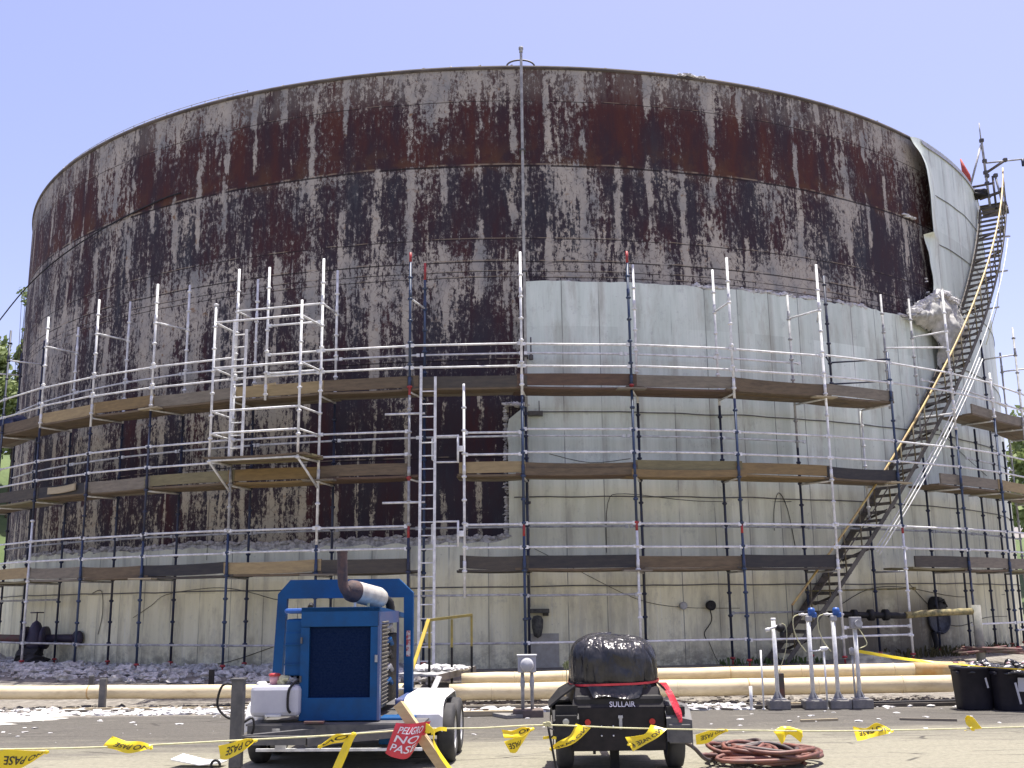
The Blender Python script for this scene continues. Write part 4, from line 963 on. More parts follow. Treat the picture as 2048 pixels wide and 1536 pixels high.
# pale dust spread of spilled material on the left
m_ = MB(); m_.smooth = True; rows = []
for j in range(9):
    q = j/8; row = []
    for i in range(72):
        a = 2*math.pi*i/72; k = q*(1+.55*mnoise.noise(Vector((math.cos(a)*2.2, math.sin(a)*2.2, 1)))+.25*mnoise.noise(Vector((math.cos(a)*8, math.sin(a)*8, 1))))
        x, y = -10.6+3.0*k*math.cos(a), 18.75+.95*k*math.sin(a); row.append((x, y, gz(x, y)+.004+.05*(1-q)+.03*abs(mnoise.noise(Vector((x*3, y*3, 0))))*(1-q)))
    rows.append(row)
m_.grid(rows, False, True); single(m_, 'spilled_material', mat('pale spilled powder', (.56, .54, .48), (.36, .34, .30), 4, .95, 0, .5, 20), 'pale spread of spilled insulation dust on the ground at left', 'debris')
# battens and thin pipes lying on the ground
BL = [(-4.2, 20.0, -8.3, 20.15, .03, 'pale'), (-4.0, 19.8, -8.8, 19.95, .025, 'grey'), (-1.2, 19.35, 2.6, 19.25, .04, 'dark'), (-.8, 19.1, 3.8, 19.15, .03, 'brown'), (2.4, 19.05, 6.6, 19.3, .03, 'dark'), (3.9, 18.95, 8.8, 19.25, .035, 'dark'),
      (4.6, 19.5, 7.6, 19.6, .03, 'pale'), (5.2, 19.35, 6.1, 19.05, .03, 'pale'), (6.1, 19.15, 8.9, 19.4, .05, 'black'), (-1.1, 19.5, .9, 19.45, .045, 'grey'), (2.8, 19.5, 3.7, 18.8, .02, 'grey'), (5.9, 17.0, 6.7, 16.8, .02, 'grey'), (4.35, 16.9, 4.95, 17.0, .02, 'pale'), (-1.0, 18.4, .1, 18.35, .05, 'pale')]
BD = ['upper pale batten lying before the left pipe', 'lower grey batten lying before the left pipe', 'dark batten under the pipes near the meter box', 'brown batten on the ground nearest the meter box', 'dark batten behind the compressor\'s right side', 'long dark batten behind the instrument pedestals',
      'pale batten just under the right pipes', 'short pale batten lying slanted between two pedestals', 'blackened thick batten before the bins', 'grey thick batten at the left end of the pipe pair', 'thin grey stick slanting from the pipes right of the compressor', 'grey stick lying alone on the asphalt at right', 'pale stick lying alone on the asphalt at right', 'pale flat board end behind the trailer wheels']
for (x0, y0, x1, y1, r, c), lab in zip(BL, BD):
    m_ = MB(); m_.beam((x0, y0, gz(x0, y0)+r*.9), (x1, y1, gz(x1, y1)+r*1.0), r*2, r*1.5); single(m_, 'batten', WD[c], lab, 'batten')
# weeds at the wall foot
def weeds(name, regs, n, h_, m, label):
    mb = MB()
    for i in range(n):
        p = rnd(*regs); r = RJ+rnd(.1, .9); q = P(p, r, 0); z = gz(q.x, q.y); a = rnd(0, 6.28); hh = h_*rnd(.3, 1); lx, ly = math.cos(a)*hh*.5, math.sin(a)*hh*.5
        w_ = Vector((-math.sin(a), math.cos(a), 0))*.018
        b0 = Vector((q.x, q.y, z)); mid = b0+Vector((lx*.4, ly*.4, hh*.7)); tip = b0+Vector((lx, ly, hh*.9))
        mb.add([b0-w_, b0+w_, mid+w_, mid-w_, tip], [(0, 1, 2, 3), (3, 2, 4)])
    o = mb.build(name, m); tag(o, label, 'weeds', None, 'stuff')
weeds('weeds', (14.5, 22), 110, .2, leafB, 'low green weeds at the wall foot right of the compressor')
weeds('weeds_dry', (28, 46), 300, .3, leafmat('dry weeds', (.08, .07, .03), (.12, .11, .05)), 'dry tangled weeds at the wall foot near the manhole')
m_ = MB()
for k in range(7): m_.tube(smooth([P(33.5+rnd(-1, 1), 19.6, .55)+Vector((rnd(-.6, .9), rnd(-.2, .2), rnd(0, .18))) for i in range(5)]), rnd(.015, .035), 5)
single(m_, 'scrap_heap', pipered, 'heap of bent rusty rods and scrap below the manhole', 'scrap')
m_ = MB(); m_.smooth = True; m_.tube([P(36, 20.3, .78), P(42, 20.7, .80), P(46, 21.0, .8)], .03, 6); single(m_, 'rod', galvd, 'long thin grey rod propped above the scrap heap at right', 'rod')
# blowing steam low behind the right pipe
stm = MB(); stm.blob((6.85, 20.85, .62), .42, 3, .25, (1.3, .5, .6)); so2 = stm.build('steam', None)
t = newmat('steam'); t.n.remove(t.bsdf); pv = t.node('ShaderNodeVolumePrincipled'); pv.inputs['Color'].default_value = (.9, .92, .97, 1)
v = t.coord(); t.put(pv.inputs['Density'], t.math('MULTIPLY', t.step(t.noise(v, 3, 3), .40, .75), 2.2)); t.l.new(pv.outputs[0], t.n['Material Output'].inputs['Volume'])
so2.data.materials.clear(); so2.data.materials.append(t.m); tag(so2, 'small puff of pale steam drifting behind the right end of the pipes', 'steam', None, 'stuff')

# ---- instrument pedestals
def ped(x, y, h_, bz, label, head, blk):
    t_ = thing('instrument_pedestal', (x, y, 0), label, 'pedestal', 'instrument pedestals on concrete blocks')
    m_ = MB(); m_.box((x, y, blk/2), (.36, .34, blk), bev=.02); m_.build('concrete_block', conc, t_)
    m_ = MB(); m_.box((x, y, blk+.012), (.24, .24, .02)); m_.build('base_plate', gsteel, t_)
    for k in range(4):
        a = k*math.pi/2+.4; m_ = MB(); c_ = Vector((math.cos(a), math.sin(a), 0)); s_ = Vector((-c_.y, c_.x, 0))*.004; b = Vector((x, y, blk+.02))
        m_.add([b+c_*.035+s_, b+c_*.115+s_, b+c_*.035+s_+Vector((0, 0, .12)), b+c_*.035-s_, b+c_*.115-s_, b+c_*.035-s_+Vector((0, 0, .12))], [(0, 1, 2), (3, 5, 4), (0, 3, 4, 1), (1, 4, 5, 2), (2, 5, 3, 0)]); m_.build('gusset', gsteel, t_)
    m_ = MB(); m_.smooth = True; m_.cyl((x, y, blk), (x, y, h_), .036, 14); m_.build('pole', galv, t_)
    top = Vector((x, y, h_))
    if head == 'blue':
        m_ = MB(); m_.smooth = True; m_.lathe(top+Vector((.06, -.02, .0)), (0, 0, 1), [(0, .0), (.06, .01), (.065, .1), (.05, .14), (0, .15)], 16); m_.box(top+Vector((.1, -.02, .02)), (.09, .09, .09), bev=.02); m_.build('instrument_head', bluetop, t_)
        m_ = MB(); m_.smooth = True; m_.tube([top+Vector((.03, -.02, .03)), top+Vector((-.17, -.03, .03))], .016, 8); m_.lathe(top+Vector((-.1, -.03, .03)), (1, 0, 0), [(0, -.02), (.026, -.02), (.026, .02), (0, .02)], 8); m_.build('fitting', white, t_)
        m_ = MB(); m_.tube(smooth([top+Vector((-.17, -.03, .03)), top+Vector((-.26, -.03, -.02)), top+Vector((-.27, -.03, -.2)), top+Vector((-.2, -.03, -.42)), top+Vector((-.08, -.04, -.6))]), .009, 5); m_.build('hose', rope_m, t_)
        m_ = MB(); m_.box(top+Vector((0, -.03, -.04)), (.11, .09, .1), bev=.02); m_.build('clamp', galvd, t_)
    elif head == 'box':
        m_ = MB(); m_.box(top+Vector((0, -.05, .03)), (.19, .12, .2), bev=.01); m_.build('junction_box', gsteel, t_)
        m_ = MB(); m_.smooth = True; m_.cyl(top+Vector((.03, -.11, .02)), top+Vector((.03, -.16, .02)), .065, 18); m_.build('dial', galvd, t_)
        m_ = MB(); m_.tube(smooth([top+Vector((.05, -.05, -.06)), top+Vector((.14, -.05, -.22)), top+Vector((.17, -.05, -.34)), top+Vector((.04, -.05, -.4))]), .009, 5); m_.build('hose', rope_m, t_)
        m_ = MB(); m_.smooth = True; m_.cyl(Vector((x-.09, y-.03, .16)), Vector((x-.09, y-.03, .9)), .016, 8); m_.lathe((x-.09, y-.03, .9), (0, 0, 1), [(0, -.02), (.045, 0), (.045, .1), (0, .12)], 10); m_.build('side_tube', galvd, t_)
    else:
        m_ = MB(); m_.cyl(top+Vector((0, 0, -.02)), top+Vector((0, 0, .03)), .042, 12); m_.build('cap', white, t_)
        m_ = MB(); m_.smooth = True; m_.tube([top+Vector((.09, -.05, -.1)), top+Vector((-.13, -.05, -.17))], .022, 8); m_.lathe(top+Vector((-.12, -.05, -.17)), (1, 0, .2), [(0, -.04), (.035, -.03), (.035, .03), (0, .04)], 10); m_.build('fitting', white, t_)
        m_ = MB(); m_.smooth = True; m_.lathe(top+Vector((.1, -.06, -.14)), (0, -1, .1), [(0, -.06), (.07, -.05), (.07, .05), (0, .06)], 16); m_.box(top+Vector((.12, -.06, -.25)), (.07, .07, .1), bev=.02); m_.build('valve_head', black, t_)
        m_ = MB(); m_.tube(smooth([top+Vector((.12, -.08, -.06)), top+Vector((.2, -.08, -.14)), top+Vector((.17, -.08, -.5)), top+Vector((.02, -.08, -.9))]), .006, 5); m_.build('tubing', rope_m, t_)
ped(4.5, 18.9, 1.50, 0, 'leftmost grey pedestal with white cap and black valve head', 'cap', .16)
ped(5.11, 18.9, 1.55, 0, 'second pedestal from the left with a blue instrument head', 'blue', .15)
ped(5.54, 18.9, 1.55, 0, 'third pedestal from the left with a blue instrument head', 'blue', .15)
ped(5.91, 18.9, 1.40, 0, 'rightmost grey pedestal with a square box and dial on top', 'box', .16)
for x, h_, r, lab in ((4.24, .99, .016, 'thin grey pole standing left of the leftmost pedestal'), (4.03, .39, .028, 'short grey stub post left of the pedestals'), (5.33, 1.0, .016, 'thin pole with white fitting between the two blue topped pedestals')):
    m_ = MB(); m_.smooth = True; m_.cyl((x, 18.85, -.01), (x, 18.85, h_), r, 10); m_.lathe((x, 18.85, 0), (0, 0, 1), [(0, 0), (r*2, 0), (r*2, .02), (0, .02)], 10)
    if x > 5: m_.lathe((x, 18.85, h_), (1, 0, .1), [(0, -.07), (.04, -.05), (.035, .05), (0, .09)], 10); m_.tube([(x, 18.85, h_), (x-.1, 18.82, h_-.03), (x-.28, 18.8, h_-.04)], .014, 6)
    single(m_, 'thin_pole', galv, lab, 'pole')
# meter box
t_ = thing('meter_box', (.19, 18.2, 0), 'grey electric meter box with round glass meter on two conduit legs', 'meter')
m_ = MB(); m_.box((.19, 18.2, .84), (.30, .16, .27), bev=.01); m_.build('box', greyplas, t_)
m_ = MB(); m_.box((.19, 18.19, .985), (.33, .2, .02)); m_.build('lid', white, t_)
m_ = MB(); m_.smooth = True; m_.lathe((.19, 18.12, .83), (0, -1, 0), [(.115, 0), (.12, .03), (.10, .07), (.085, .09), (0, .1)], 28); m_.build('meter', mat('meter glass', (.50, .50, .50), (.42, .42, .43), 5, .2), t_)
for x in (.115, .27):
    m_ = MB(); m_.smooth = True; m_.tube([(x, 18.2, .1), (x, 18.2, .45), (x, 18.2, .5), (x, 18.2, .55), (x, 18.2, .6), (x, 18.2, .71)], .03, 10, rs=[.03, .03, .042, .042, .03, .03]); m_.build('conduit_leg', galvd, t_)
m_ = MB(); m_.box((.2, 18.2, .055), (.50, .34, .13), bev=.015); single(m_, 'brick_base', mat('brown brick base', (.16, .12, .10), (.10, .085, .075), 10, .9, 0, .4), 'brown brick base block under the meter box', 'block')
m_ = MB(); m_.box((-.14, 18.15, .03), (.3, .5, .05), Matrix.Rotation(.5, 3, 'Z')); single(m_, 'stone_slab', conc, 'pale flat slab leaning beside the meter base', 'slab')
# small marker stick with a plant tag right of the meter
m_ = MB(); m_.cyl((.82, 17.6, 0), (.82, 17.6, .92), .006, 5)
for k in range(9): a = k*.7; m_.add([(.82, 17.6, .9), (.82+.07*math.cos(a), 17.6+.07*math.sin(a), .9+.05*math.sin(k)), (.82+.03*math.cos(a+.6), 17.6, .78)], [(0, 1, 2)])
single(m_, 'marker_stick', mat('green marker ribbon', (.22, .26, .12), (.35, .36, .2), 20, .8), 'thin marker stick with a pale green ribbon left of the compressor', 'marker')
# black trash bins
def bin_(x, y, w_, h_, label, rz=0):
    t_ = thing('trash_bin', (x, y, 0), label, 'bin', 'black bins by the right pipes')
    m_ = MB(); m_.smooth = True; n = 28; sq = lambda a: (abs(math.cos(a))**.55*math.copysign(1, math.cos(a)), abs(math.sin(a))**.55*math.copysign(1, math.sin(a)))
    prof = [(.0, 0.0), (.42, .0), (.43, .02), (.5, .92), (.53, .93), (.535, 1.0), (.49, 1.0), (.47, .9), (.3, .86), (0, .86)]
    m_.grid([[(x+sq(2*math.pi*k/n)[0]*r*w_, y+sq(2*math.pi*k/n)[1]*r*.85*w_, z*h_) for k in range(n)] for r, z in prof], False, True); m_.build('body', binm, t_)
    for s_ in (-1, 1):
        m_ = MB(); m_.box((x+s_*.50*w_, y-.1, h_*.86), (.05, .2, .05), bev=.01); m_.build('handle', binm, t_)
    return t_
bin_(7.74, 18.6, .62, .70, 'leftmost black bin, standing at the right end of the pipes')
bin_(8.25, 18.35, .60, .70, 'middle black bin with a white paper sheet stuck on it')
bin_(8.86, 18.45, .62, .70, 'black bin cut by the right edge of the photo')
for x, y, lab in ((7.9, 18.6, 'crumpled black bag with scraps heaped in the leftmost bin'), (8.4, 18.3, 'crumpled black bag bulging over the middle bin'), (8.95, 18.4, 'crumpled dark bag in the bin at the photo edge')):
    t_ = thing('trash_bag', (x, y, .6), lab, 'bag')
    m_ = MB(); m_.smooth = True; m_.blob((x, y, .66), .26, 4, .5, (1, .85, .45)); m_.build('sack', plast, t_)
    for k in range(9):
        m_ = MB(); q = Vector((x+rnd(-.22, .22), y-rnd(.0, .24), .70+rnd(0, .07))); m_.blob(q, rnd(.02, .055), 1, .6, (1.6, 1, .6)); m_.build('paper_scrap', [fluffm, fluffm, mat('pink paper', (.65, .35, .4), (.6, .5, .5), 9, .8)][k % 3], t_)
m_ = MB(); m_.box((8.36, 18.06, .42), (.20, .006, .22), Matrix.Rotation(.06, 3, 'Y')); single(m_, 'paper_sheet', greyplas, 'pale paper sheet stuck to the front of the middle bin', 'paper')
m_ = MB(); m_.beam((8.2, 18.02, .46), (8.26, 18.02, .12), .035, .006, (0, 1, 0)); single(m_, 'paper_strip', greyplas, 'narrow pale strip stuck beside the paper sheet on the middle bin', 'paper')
m_ = MB(); m_.beam((7.83, 18.28, .52), (7.86, 18.28, .36), .03, .006, (0, 1, 0)); single(m_, 'paper_strip', greyplas, 'narrow pale strip stuck on the leftmost bin', 'paper')
def ribbon(mb, pts, w_, up=Vector((0, 0, 1)), tw=0, th=.003):
    rows = []
    for i, p in enumerate(pts):
        p = Vector(p); a = tw*i/(len(pts)-1); q = Vector((0, math.sin(a), math.cos(a)))*w_/2; rows.append([p-q, p+q])
    mb.sheet(rows, th)
m_ = MB(); ribbon(m_, smooth([Vector((5.93, 18.83, .95)), Vector((6.6, 18.4, .83)), Vector((7.3, 17.95, .76)), Vector((8.0, 17.7, .70)), Vector((9.0, 17.5, .62))]), .055, tw=2.5)
single(m_, 'barrier_tape', tape, 'yellow barrier tape strung from the rightmost pedestal to the right edge', 'tape')

# ---- crossover steps with yellow rails
t_ = thing('crossover_platform', (-1.4, 20.6, 0), 'crossover steps over the pipes with yellow handrail and black posts', 'steps')
m_ = MB(); a, b = Vector((-1.75, 19.9, .60)), Vector((-1.05, 21.6, .62))
m_.sheet([[(-2.15, 20.0, .60), (-1.42, 19.85, .58)], [(-1.75, 21.5, .62), (-.78, 21.4, .64)]], .03); m_.build('deck', galvd, t_)
m_ = MB(); m_.beam((-1.42, 19.85, .52), (-.78, 21.4, .58), .03, .12); m_.build('edge_beam', wood('worn beam', (.22, .19, .15), (.14, .12, .10)), t_)
for x, y, z0, zt_ in ((-1.60, 20.3, 0, 1.55), (-1.2, 20.6, 0, 1.55), (-.84, 21.0, 0, 1.60)):
    m_ = MB(); m_.beam((x, y, z0), (x, y, 1.03), .045, .045, (1, 0, 0)); m_.build('lower_post', black, t_)
    m_ = MB(); m_.beam((x, y, 1.03), (x, y, zt_), .043, .043, (1, 0, 0)); m_.build('upper_post', dyellow, t_)
m_ = MB(); m_.beam((-1.62, 20.3, 1.54), (-.83, 21.0, 1.62), .04, .05); m_.build('top_rail', dyellow, t_)
m_ = MB(); m_.beam((-1.60, 20.1, 1.56), (-1.86, 19.6, .66), .05, .06, (1, 0, 0)); m_.build('stair_rail', yellow, t_)
m_ = MB(); m_.beam((-1.86, 19.6, .66), (-1.84, 19.58, .12), .04, .04, (1, 0, 0)); m_.build('rail_post', dyellow, t_)
m_ = MB(); m_.beam((-1.38, 19.8, .55), (-1.62, 19.3, 0), .03, .1, (1, 0, 0)); m_.build('stringer', galvd, t_)
for k in range(2):
    m_ = MB(); m_.beam((-1.55-.12*k, 19.55-.25*k, .36-.2*k), (-2.1-.12*k, 19.6-.25*k, .36-.2*k), .16, .025); m_.build('step', galvd, t_)
mb = MB()
for i in range(70): mb.blob((rnd(-2.0, -.9), rnd(20.3, 21.3), .65), rnd(.03, .09), 1, .5, (1.3, 1, .6))
tag(mb.build('scraps_on_deck', fluffm), 'white insulation scraps heaped on the crossover deck', 'debris', None, 'stuff')

# ================================================================== generator trailer
G = thing('generator_trailer', (-2.0, 12.5, 0), 'blue generator set on a tandem axle trailer with white fenders', 'generator trailer', None, True, R_(-2.5))
def gp(name, mb, m, parent=None): return mb.build(name, m, parent or G)
X0, X1, Z0, Z1 = -.47, .44, .56, 1.82           # radiator face
m_ = MB(); m_.box((( X0+X1)/2, .03, Z1-.11), (X1-X0, .06, .22), bev=.006); m_.box(((X0+X1)/2, .031, Z0+.125), (X1-X0, .058, .25), bev=.006)
m_.box((X0+.05, .032, (Z0+Z1)/2), (.10, .056, Z1-Z0-.45)); m_.box((X1-.05, .032, (Z0+Z1)/2), (.10, .056, Z1-Z0-.45)); gp('radiator_surround', m_, genblue)
m_ = MB(); m_.box(((X0+X1)/2, .065, (Z0+Z1)/2+.02), (X1-X0-.16, .03, Z1-Z0-.40))
for k in range(24): m_.box(((X0+X1)/2, .046, .86+k*.0325), (X1-X0-.18, .006, .008))
gp('radiator_grille', m_, radm)
m_ = MB(); m_.add([(X0, .0, Z1), (X1, .0, Z1), (X1, 2.2, Z1-.10), (X0, 2.2, Z1-.10), (X0, 0, Z1-.05), (X1, 0, Z1-.05), (X1, 2.2, Z1-.16), (X0, 2.2, Z1-.16)], [(0, 1, 2, 3), (4, 7, 6, 5), (0, 4, 5, 1), (1, 5, 6, 2), (2, 6, 7, 3), (3, 7, 4, 0)]); gp('hood', m_, genblue)
m_ = MB(); m_.box((X1-.004, .06, (Z0+Z1)/2-.03), (.025, .12, Z1-Z0-.06)); m_.box((X1-.003, .78, Z1-.13), (.02, 1.35, .14)); m_.box((X1-.003, 1.44, 1.1), (.025, .05, 1.1)); gp('side_frame', m_, genblue2)
m_ = MB(); m_.box((X1-.02, .38, 1.17), (.02, .52, 1.0))
for k in range(22): m_.box((X1-.002, .38, .72+k*.044), (.03, .46, .018), Matrix.Rotation(.5, 3, 'Y'))
gp('louvre_panel', m_, louvre)
m_ = MB(); m_.box((0, 1.3, 1.05), (.72, 1.6, .85), bev=.05); gp('engine_block', m_, black)
for k in range(5):
    m_ = MB(); m_.smooth = True; z = .9+k*.16; m_.tube([(.38, .75, z), (.41, .95, z+.05), (.39, 1.25, z-.02)], .03, 8); gp('engine_pipe', m_, [genblue, gsteel, black, genblue, gsteel][k])
m_ = MB(); m_.smooth = True; m_.cyl((.3, .7, 1.62), (.3, 1.2, 1.60), .11, 16); gp('air_filter', m_, gsteel)
m_ = MB(); m_.box((.565, 1.49, 1.35), (.05, .012, .32)); gp('decal_strip', m_, mat('mottled decal', (.5, .5, .52), (.35, .05, .06), 26, .5, lo=.45, hi=.55))
for z in (1.02, 1.45): m_ = MB(); m_.box((X0+.012, -.008, z), (.02, .02, .07)); gp('hinge', m_, dsteel)
m_ = MB(); m_.box((X1-.03, -.01, 1.24), (.03, .02, .08)); gp('door_latch', m_, galvd)
m_ = MB(); m_.smooth = True; m_.cyl((X0+.10, .0, Z1+.0), (X0+.10, .06, Z1+.03), .03, 12); gp('filler_cap', m_, black)
# left side: stacked air cleaner boxes
m_ = MB(); m_.smooth = False
m_.box((X0-.1, .3, 1.60), (.21, .4, .18), bev=.03); gp('air_intake', m_, genblue)
m_ = MB(); m_.box((X0-.12, .28, 1.78), (.22, .36, .06), bev=.03); gp('intake_lid', m_, bluetop)
m_ = MB(); m_.box((X0-.1, .34, 1.30), (.21, .5, .50), bev=.025)
for z in (1.18, 1.4): m_.box((X0-.1, .33, z), (.215, .51, .012))
gp('side_box', m_, genblue)
m_ = MB(); m_.box((X0-.1, .5, .92), (.19, .4, .24)); gp('control_recess', m_, black)
for k in range(3):
    m_ = MB(); m_.smooth = True; m_.tube(smooth([Vector((X0-.18, .3, .82+k*.03)), Vector((X0-.1, .26, .93+k*.03)), Vector((X0-.02, .28, .9+k*.04))]), .014, 6); gp('red_cable' if k < 2 else 'cable', m_, pipered if k < 2 else black)
# lifting hoop behind
m_ = MB(); Y = 1.5; th = .10
oz = 2.17; pts_o = [(-1.21, .5), (-1.15, 1.99), (-.99, oz), (.43, oz), (.62, 1.99), (.62, .5)]; pts_i = [(-1.09, .5), (-1.03, 1.93), (-.99, 1.93), (.46, 1.93), (.50, 1.93), (.51, .5)]
rows = []
for (a, b), (c, d) in zip(pts_o, pts_i): rows.append([(a, Y, b), (c, Y, d), (c, Y+th, d), (a, Y+th, b)])
m_.grid(rows, False, True); gp('lifting_hoop', m_, genblue)
# exhaust
m_ = MB(); m_.smooth = True; m_.tube(smooth([Vector((.02, .54, 1.99)), Vector((-.04, .48, 2.0)), Vector((-.075, .46, 2.06)), Vector((-.09, .45, 2.16)), Vector((-.10, .45, 2.48))]), .062, 14, cap=False); m_.tube([(-.10, .45, 2.46), (-.10, .45, 2.48)], .066, 14, cap=False); gp('exhaust_pipe', m_, rusty)
m_ = MB(); m_.smooth = True; mu0, mu1 = Vector((-.03, .50, 2.02)), Vector((.30, 1.12, 1.91)); ax_ = mu1-mu0; L_ = ax_.length
m_.lathe(mu0, ax_, [(0, -.02), (.07, 0), (.125, .06), (.13, .1), (.13, L_-.12), (.11, L_-.05), (.05, L_), (0, L_)], 24); gp('muffler', m_, muff)
m_ = MB(); m_.smooth = True; m_.lathe(mu0, ax_, [(.06, -.03), (.10, .0), (.128, .05), (.133, .10), (.133, .13)], 24); gp('muffler_cone', m_, rusty)
m_ = MB(); m_.smooth = True; m_.tube(smooth([Vector((.28, 1.08, 1.92)), Vector((.37, 1.16, 1.86)), Vector((.38, 1.18, 1.62))]), .055, 12); gp('exhaust_elbow', m_, black)
m_ = MB(); q = mu0.lerp(mu1, .62); m_.box((q.x, q.y-.135, 1.90), (.03, .01, .36)); gp('muffler_bracket', m_, rope_m)
m_ = MB(); q = mu0.lerp(mu1, .15); m_.box((q.x+.02, q.y, 1.84), (.025, .02, .16)); gp('muffler_bracket', m_, galv)
# trailer frame
m_ = MB()
m_.box((-.03, -.12, .46), (1.95, .10, .15)); m_.box((-.03, 2.9, .46), (1.95, .1, .13))
for x in (-.96, .90): m_.box((x, 1.4, .46), (.09, 3.1, .13))
for y in (.5, 1.2, 1.9): m_.box((-.03, y, .44), (1.8, .08, .08))
gp('chassis', m_, dsteel)
m_ = MB(); m_.box((-.03, 1.4, .535), (2.0, 3.1, .02)); gp('deck_plate', m_, dsteel)
m_ = MB(); m_.box((.05, -.25, .28), (1.85, .03, .03)); m_.box((-.6, -.25, .31), (.12, .02, .06)); gp('front_bar', m_, galv)
m_ = MB(); m_.box((-.25, -.16, .565), (.22, .1, .02)); gp('step_plate', m_, pipered)
m_ = MB(); m_.box((-.95, -.74, .62), (.125, .125, .90), bev=.01); m_.box((-.95, -.74, 1.075), (.15, .15, .02)); gp('jack_post', m_, dsteel)
m_ = MB(); m_.box((-.95, -.74, .1), (.09, .09, .2)); m_.box((-.95, -.74, .015), (.2, .2, .03)); gp('jack_foot', m_, black)
m_ = MB(); m_.beam((-.92, -.74, .45), (-.1, .0, .45), .08, .09); m_.beam((.8, -.1, .45), (-.2, -.74, .42), .08, .09); m_.beam((-.95, -.72, .44), (-.2, -.74, .44), .07, .09); gp('tongue', m_, dsteel)
m_ = MB(); m_.tube(smooth([Vector((-1.03, -.7, 1.02)), Vector((-1.15, -.68, 1.0)), Vector((-1.2, -.66, .8)), Vector((-1.1, -.66, .68)), Vector((-.98, -.67, .65))]), .013, 6); gp('cable_loop', m_, black)
m_ = MB(); m_.tube(smooth([Vector((-.9, -.66, .62)), Vector((-.82, -.63, .66)), Vector((-.80, -.63, .56)), Vector((-.84, -.63, .45))]), .014, 6); gp('cable_loop', m_, black)
m_ = MB(); m_.box((-.72, -.05, .50), (.22, .14, .05), bev=.01); m_.smooth = True; m_.cyl((-.68, -.12, .30), (-.68, -.12, .50), .07, 12); gp('jack_gear', m_, dsteel)
# axles, wheels, fenders
def wheel(x, y, r, w_, parent, sgn, rimm=white):
    t0 = MB(); t0.smooth = True
    t0.lathe((x, y, r), (sgn, 0, 0), [(r*.60, -w_/2), (r*.80, -w_/2), (r*.96, -w_*.42), (r, -w_*.30), (r, w_*.30), (r*.96, w_*.42), (r*.80, w_/2), (r*.60, w_/2), (r*.58, w_*.3), (r*.58, -w_*.3), (r*.60, -w_/2)], 40)
    for k in range(40):
        a = k*math.pi/20
        t0.cur = 0
    wo = MB(); 
    w0 = t0.build('wheel', rubber, parent)
    rr = MB(); rr.smooth = True; rr.lathe((x, y, r), (sgn, 0, 0), [(r*.60, w_*.44), (r*.56, w_*.40), (r*.50, w_*.20), (r*.30, w_*.16), (r*.26, w_*.36), (0, w_*.40)], 32); rr.lathe((x, y, r), (-sgn, 0, 0), [(r*.6, w_*.3), (r*.5, w_*.1), (0, w_*.1)], 24)
    rr.build('rim', rimm, w0, origin=(0, 0, 0))
for y in (.85, 1.62):
    wheel(1.14, y, .335, .20, G, 1); wheel(-1.12, y, .335, .20, G, -1)
    m_ = MB(); m_.cyl((-1.1, y, .335), (1.1, y, .335), .04, 8); gp('axle', m_, black)
for s_ in (1, -1):
    m_ = MB(); m_.smooth = False
    xi, xo = (.66, 1.13) if s_ > 0 else (-.94, -1.2)
    prof = [(.38, .42), (.40, .58), (.47, .70), (.58, .755), (.75, .775), (1.75, .775), (1.92, .755), (2.03, .68), (2.08, .45)]
    m_.sheet([[(xi, y, z), (xo*.96, y, z), (xo, y, z-.035)] for y, z in prof], .01*s_); gp('fender', m_, white)
m_ = MB(); m_.box((.60, .95, .68), (.10, .9, .14), bev=.02); gp('side_step', m_, genblue2)
m_ = MB(); m_.box((.62, .3, .43), (.40, .30, .30), bev=.02); gp('battery_box', m_, genblue)
m_ = MB(); m_.box((-.73, .12, .785), (.57, .42, .34), bev=.05); fo = gp('fuel_tank', m_, mat('fuel tank white paint', (.55, .55, .58), (.48, .48, .52), 4, .4))
m_ = MB(); m_.tube(smooth([Vector((-.47, .0, 1.02)), Vector((-.56, -.10, .92)), Vector((-.57, -.11, .72)), Vector((-.54, -.10, .66))]), .014, 6); gp('fuel_hose', m_, black)
m_ = MB(); m_.box((-.74, -.09, .63), (.18, .03, .02)); gp('latch', m_, white)
Gm = Matrix.Translation(Vector((-2.0, 12.5, 0))) @ Matrix.Rotation(R_(-2.5), 4, 'Z')
def gw(x, y, z): return Gm @ Vector((x, y, z))
t_ = thing('cup', gw(-.79, .12, .955), 'pink tinted plastic cup with red lid standing on the white fuel tank', 'cup')
m_ = MB(); m_.smooth = True; c = gw(-.79, .12, .955); m_.lathe(c, (0, 0, 1), [(0, 0), (.05, 0), (.062, .1), (.0, .1)], 18); m_.build('cup_body', mat('pink translucent plastic', (.62, .35, .35), (.55, .28, .3), 3, .3), t_)
m_ = MB(); m_.smooth = True; m_.lathe(c+Vector((0, 0, .1)), (0, 0, 1), [(0, -.005), (.07, -.005), (.07, .015), (.05, .025), (0, .028)], 18); m_.build('lid', redp, t_)
for dx, dy, lab in ((-.69, .1, 'crumpled pale rag beside the cup on the fuel tank'), (-.6, .14, 'small white rag bundle next to the generator on the fuel tank')):
    m_ = MB(); m_.smooth = True; m_.blob(gw(dx, dy, 1.0), .055, 3, .6, (1.3, 1, .8)); single(m_, 'rag', fluffm if dx > -.65 else rope_m, lab, 'rag')
m_ = MB(); m_.box(gw(-1.0, .35, .75), (.12, .1, .45), bev=.03); single(m_, 'white_jug', white, 'white plastic jug wedged between the jack post and fuel tank', 'jug')
m_ = MB(); m_.smooth = True; m_.lathe((-1.93, 17.5, 0), (0, 0, 1), [(0, 0), (.13, 0), (.15, .36), (.16, .38), (0, .38)], 20); single(m_, 'bucket', mat('blue white bucket', (.5, .52, .6), (.2, .25, .45), 4, .5), 'white and blue bucket standing behind the generator near the steps', 'bucket')
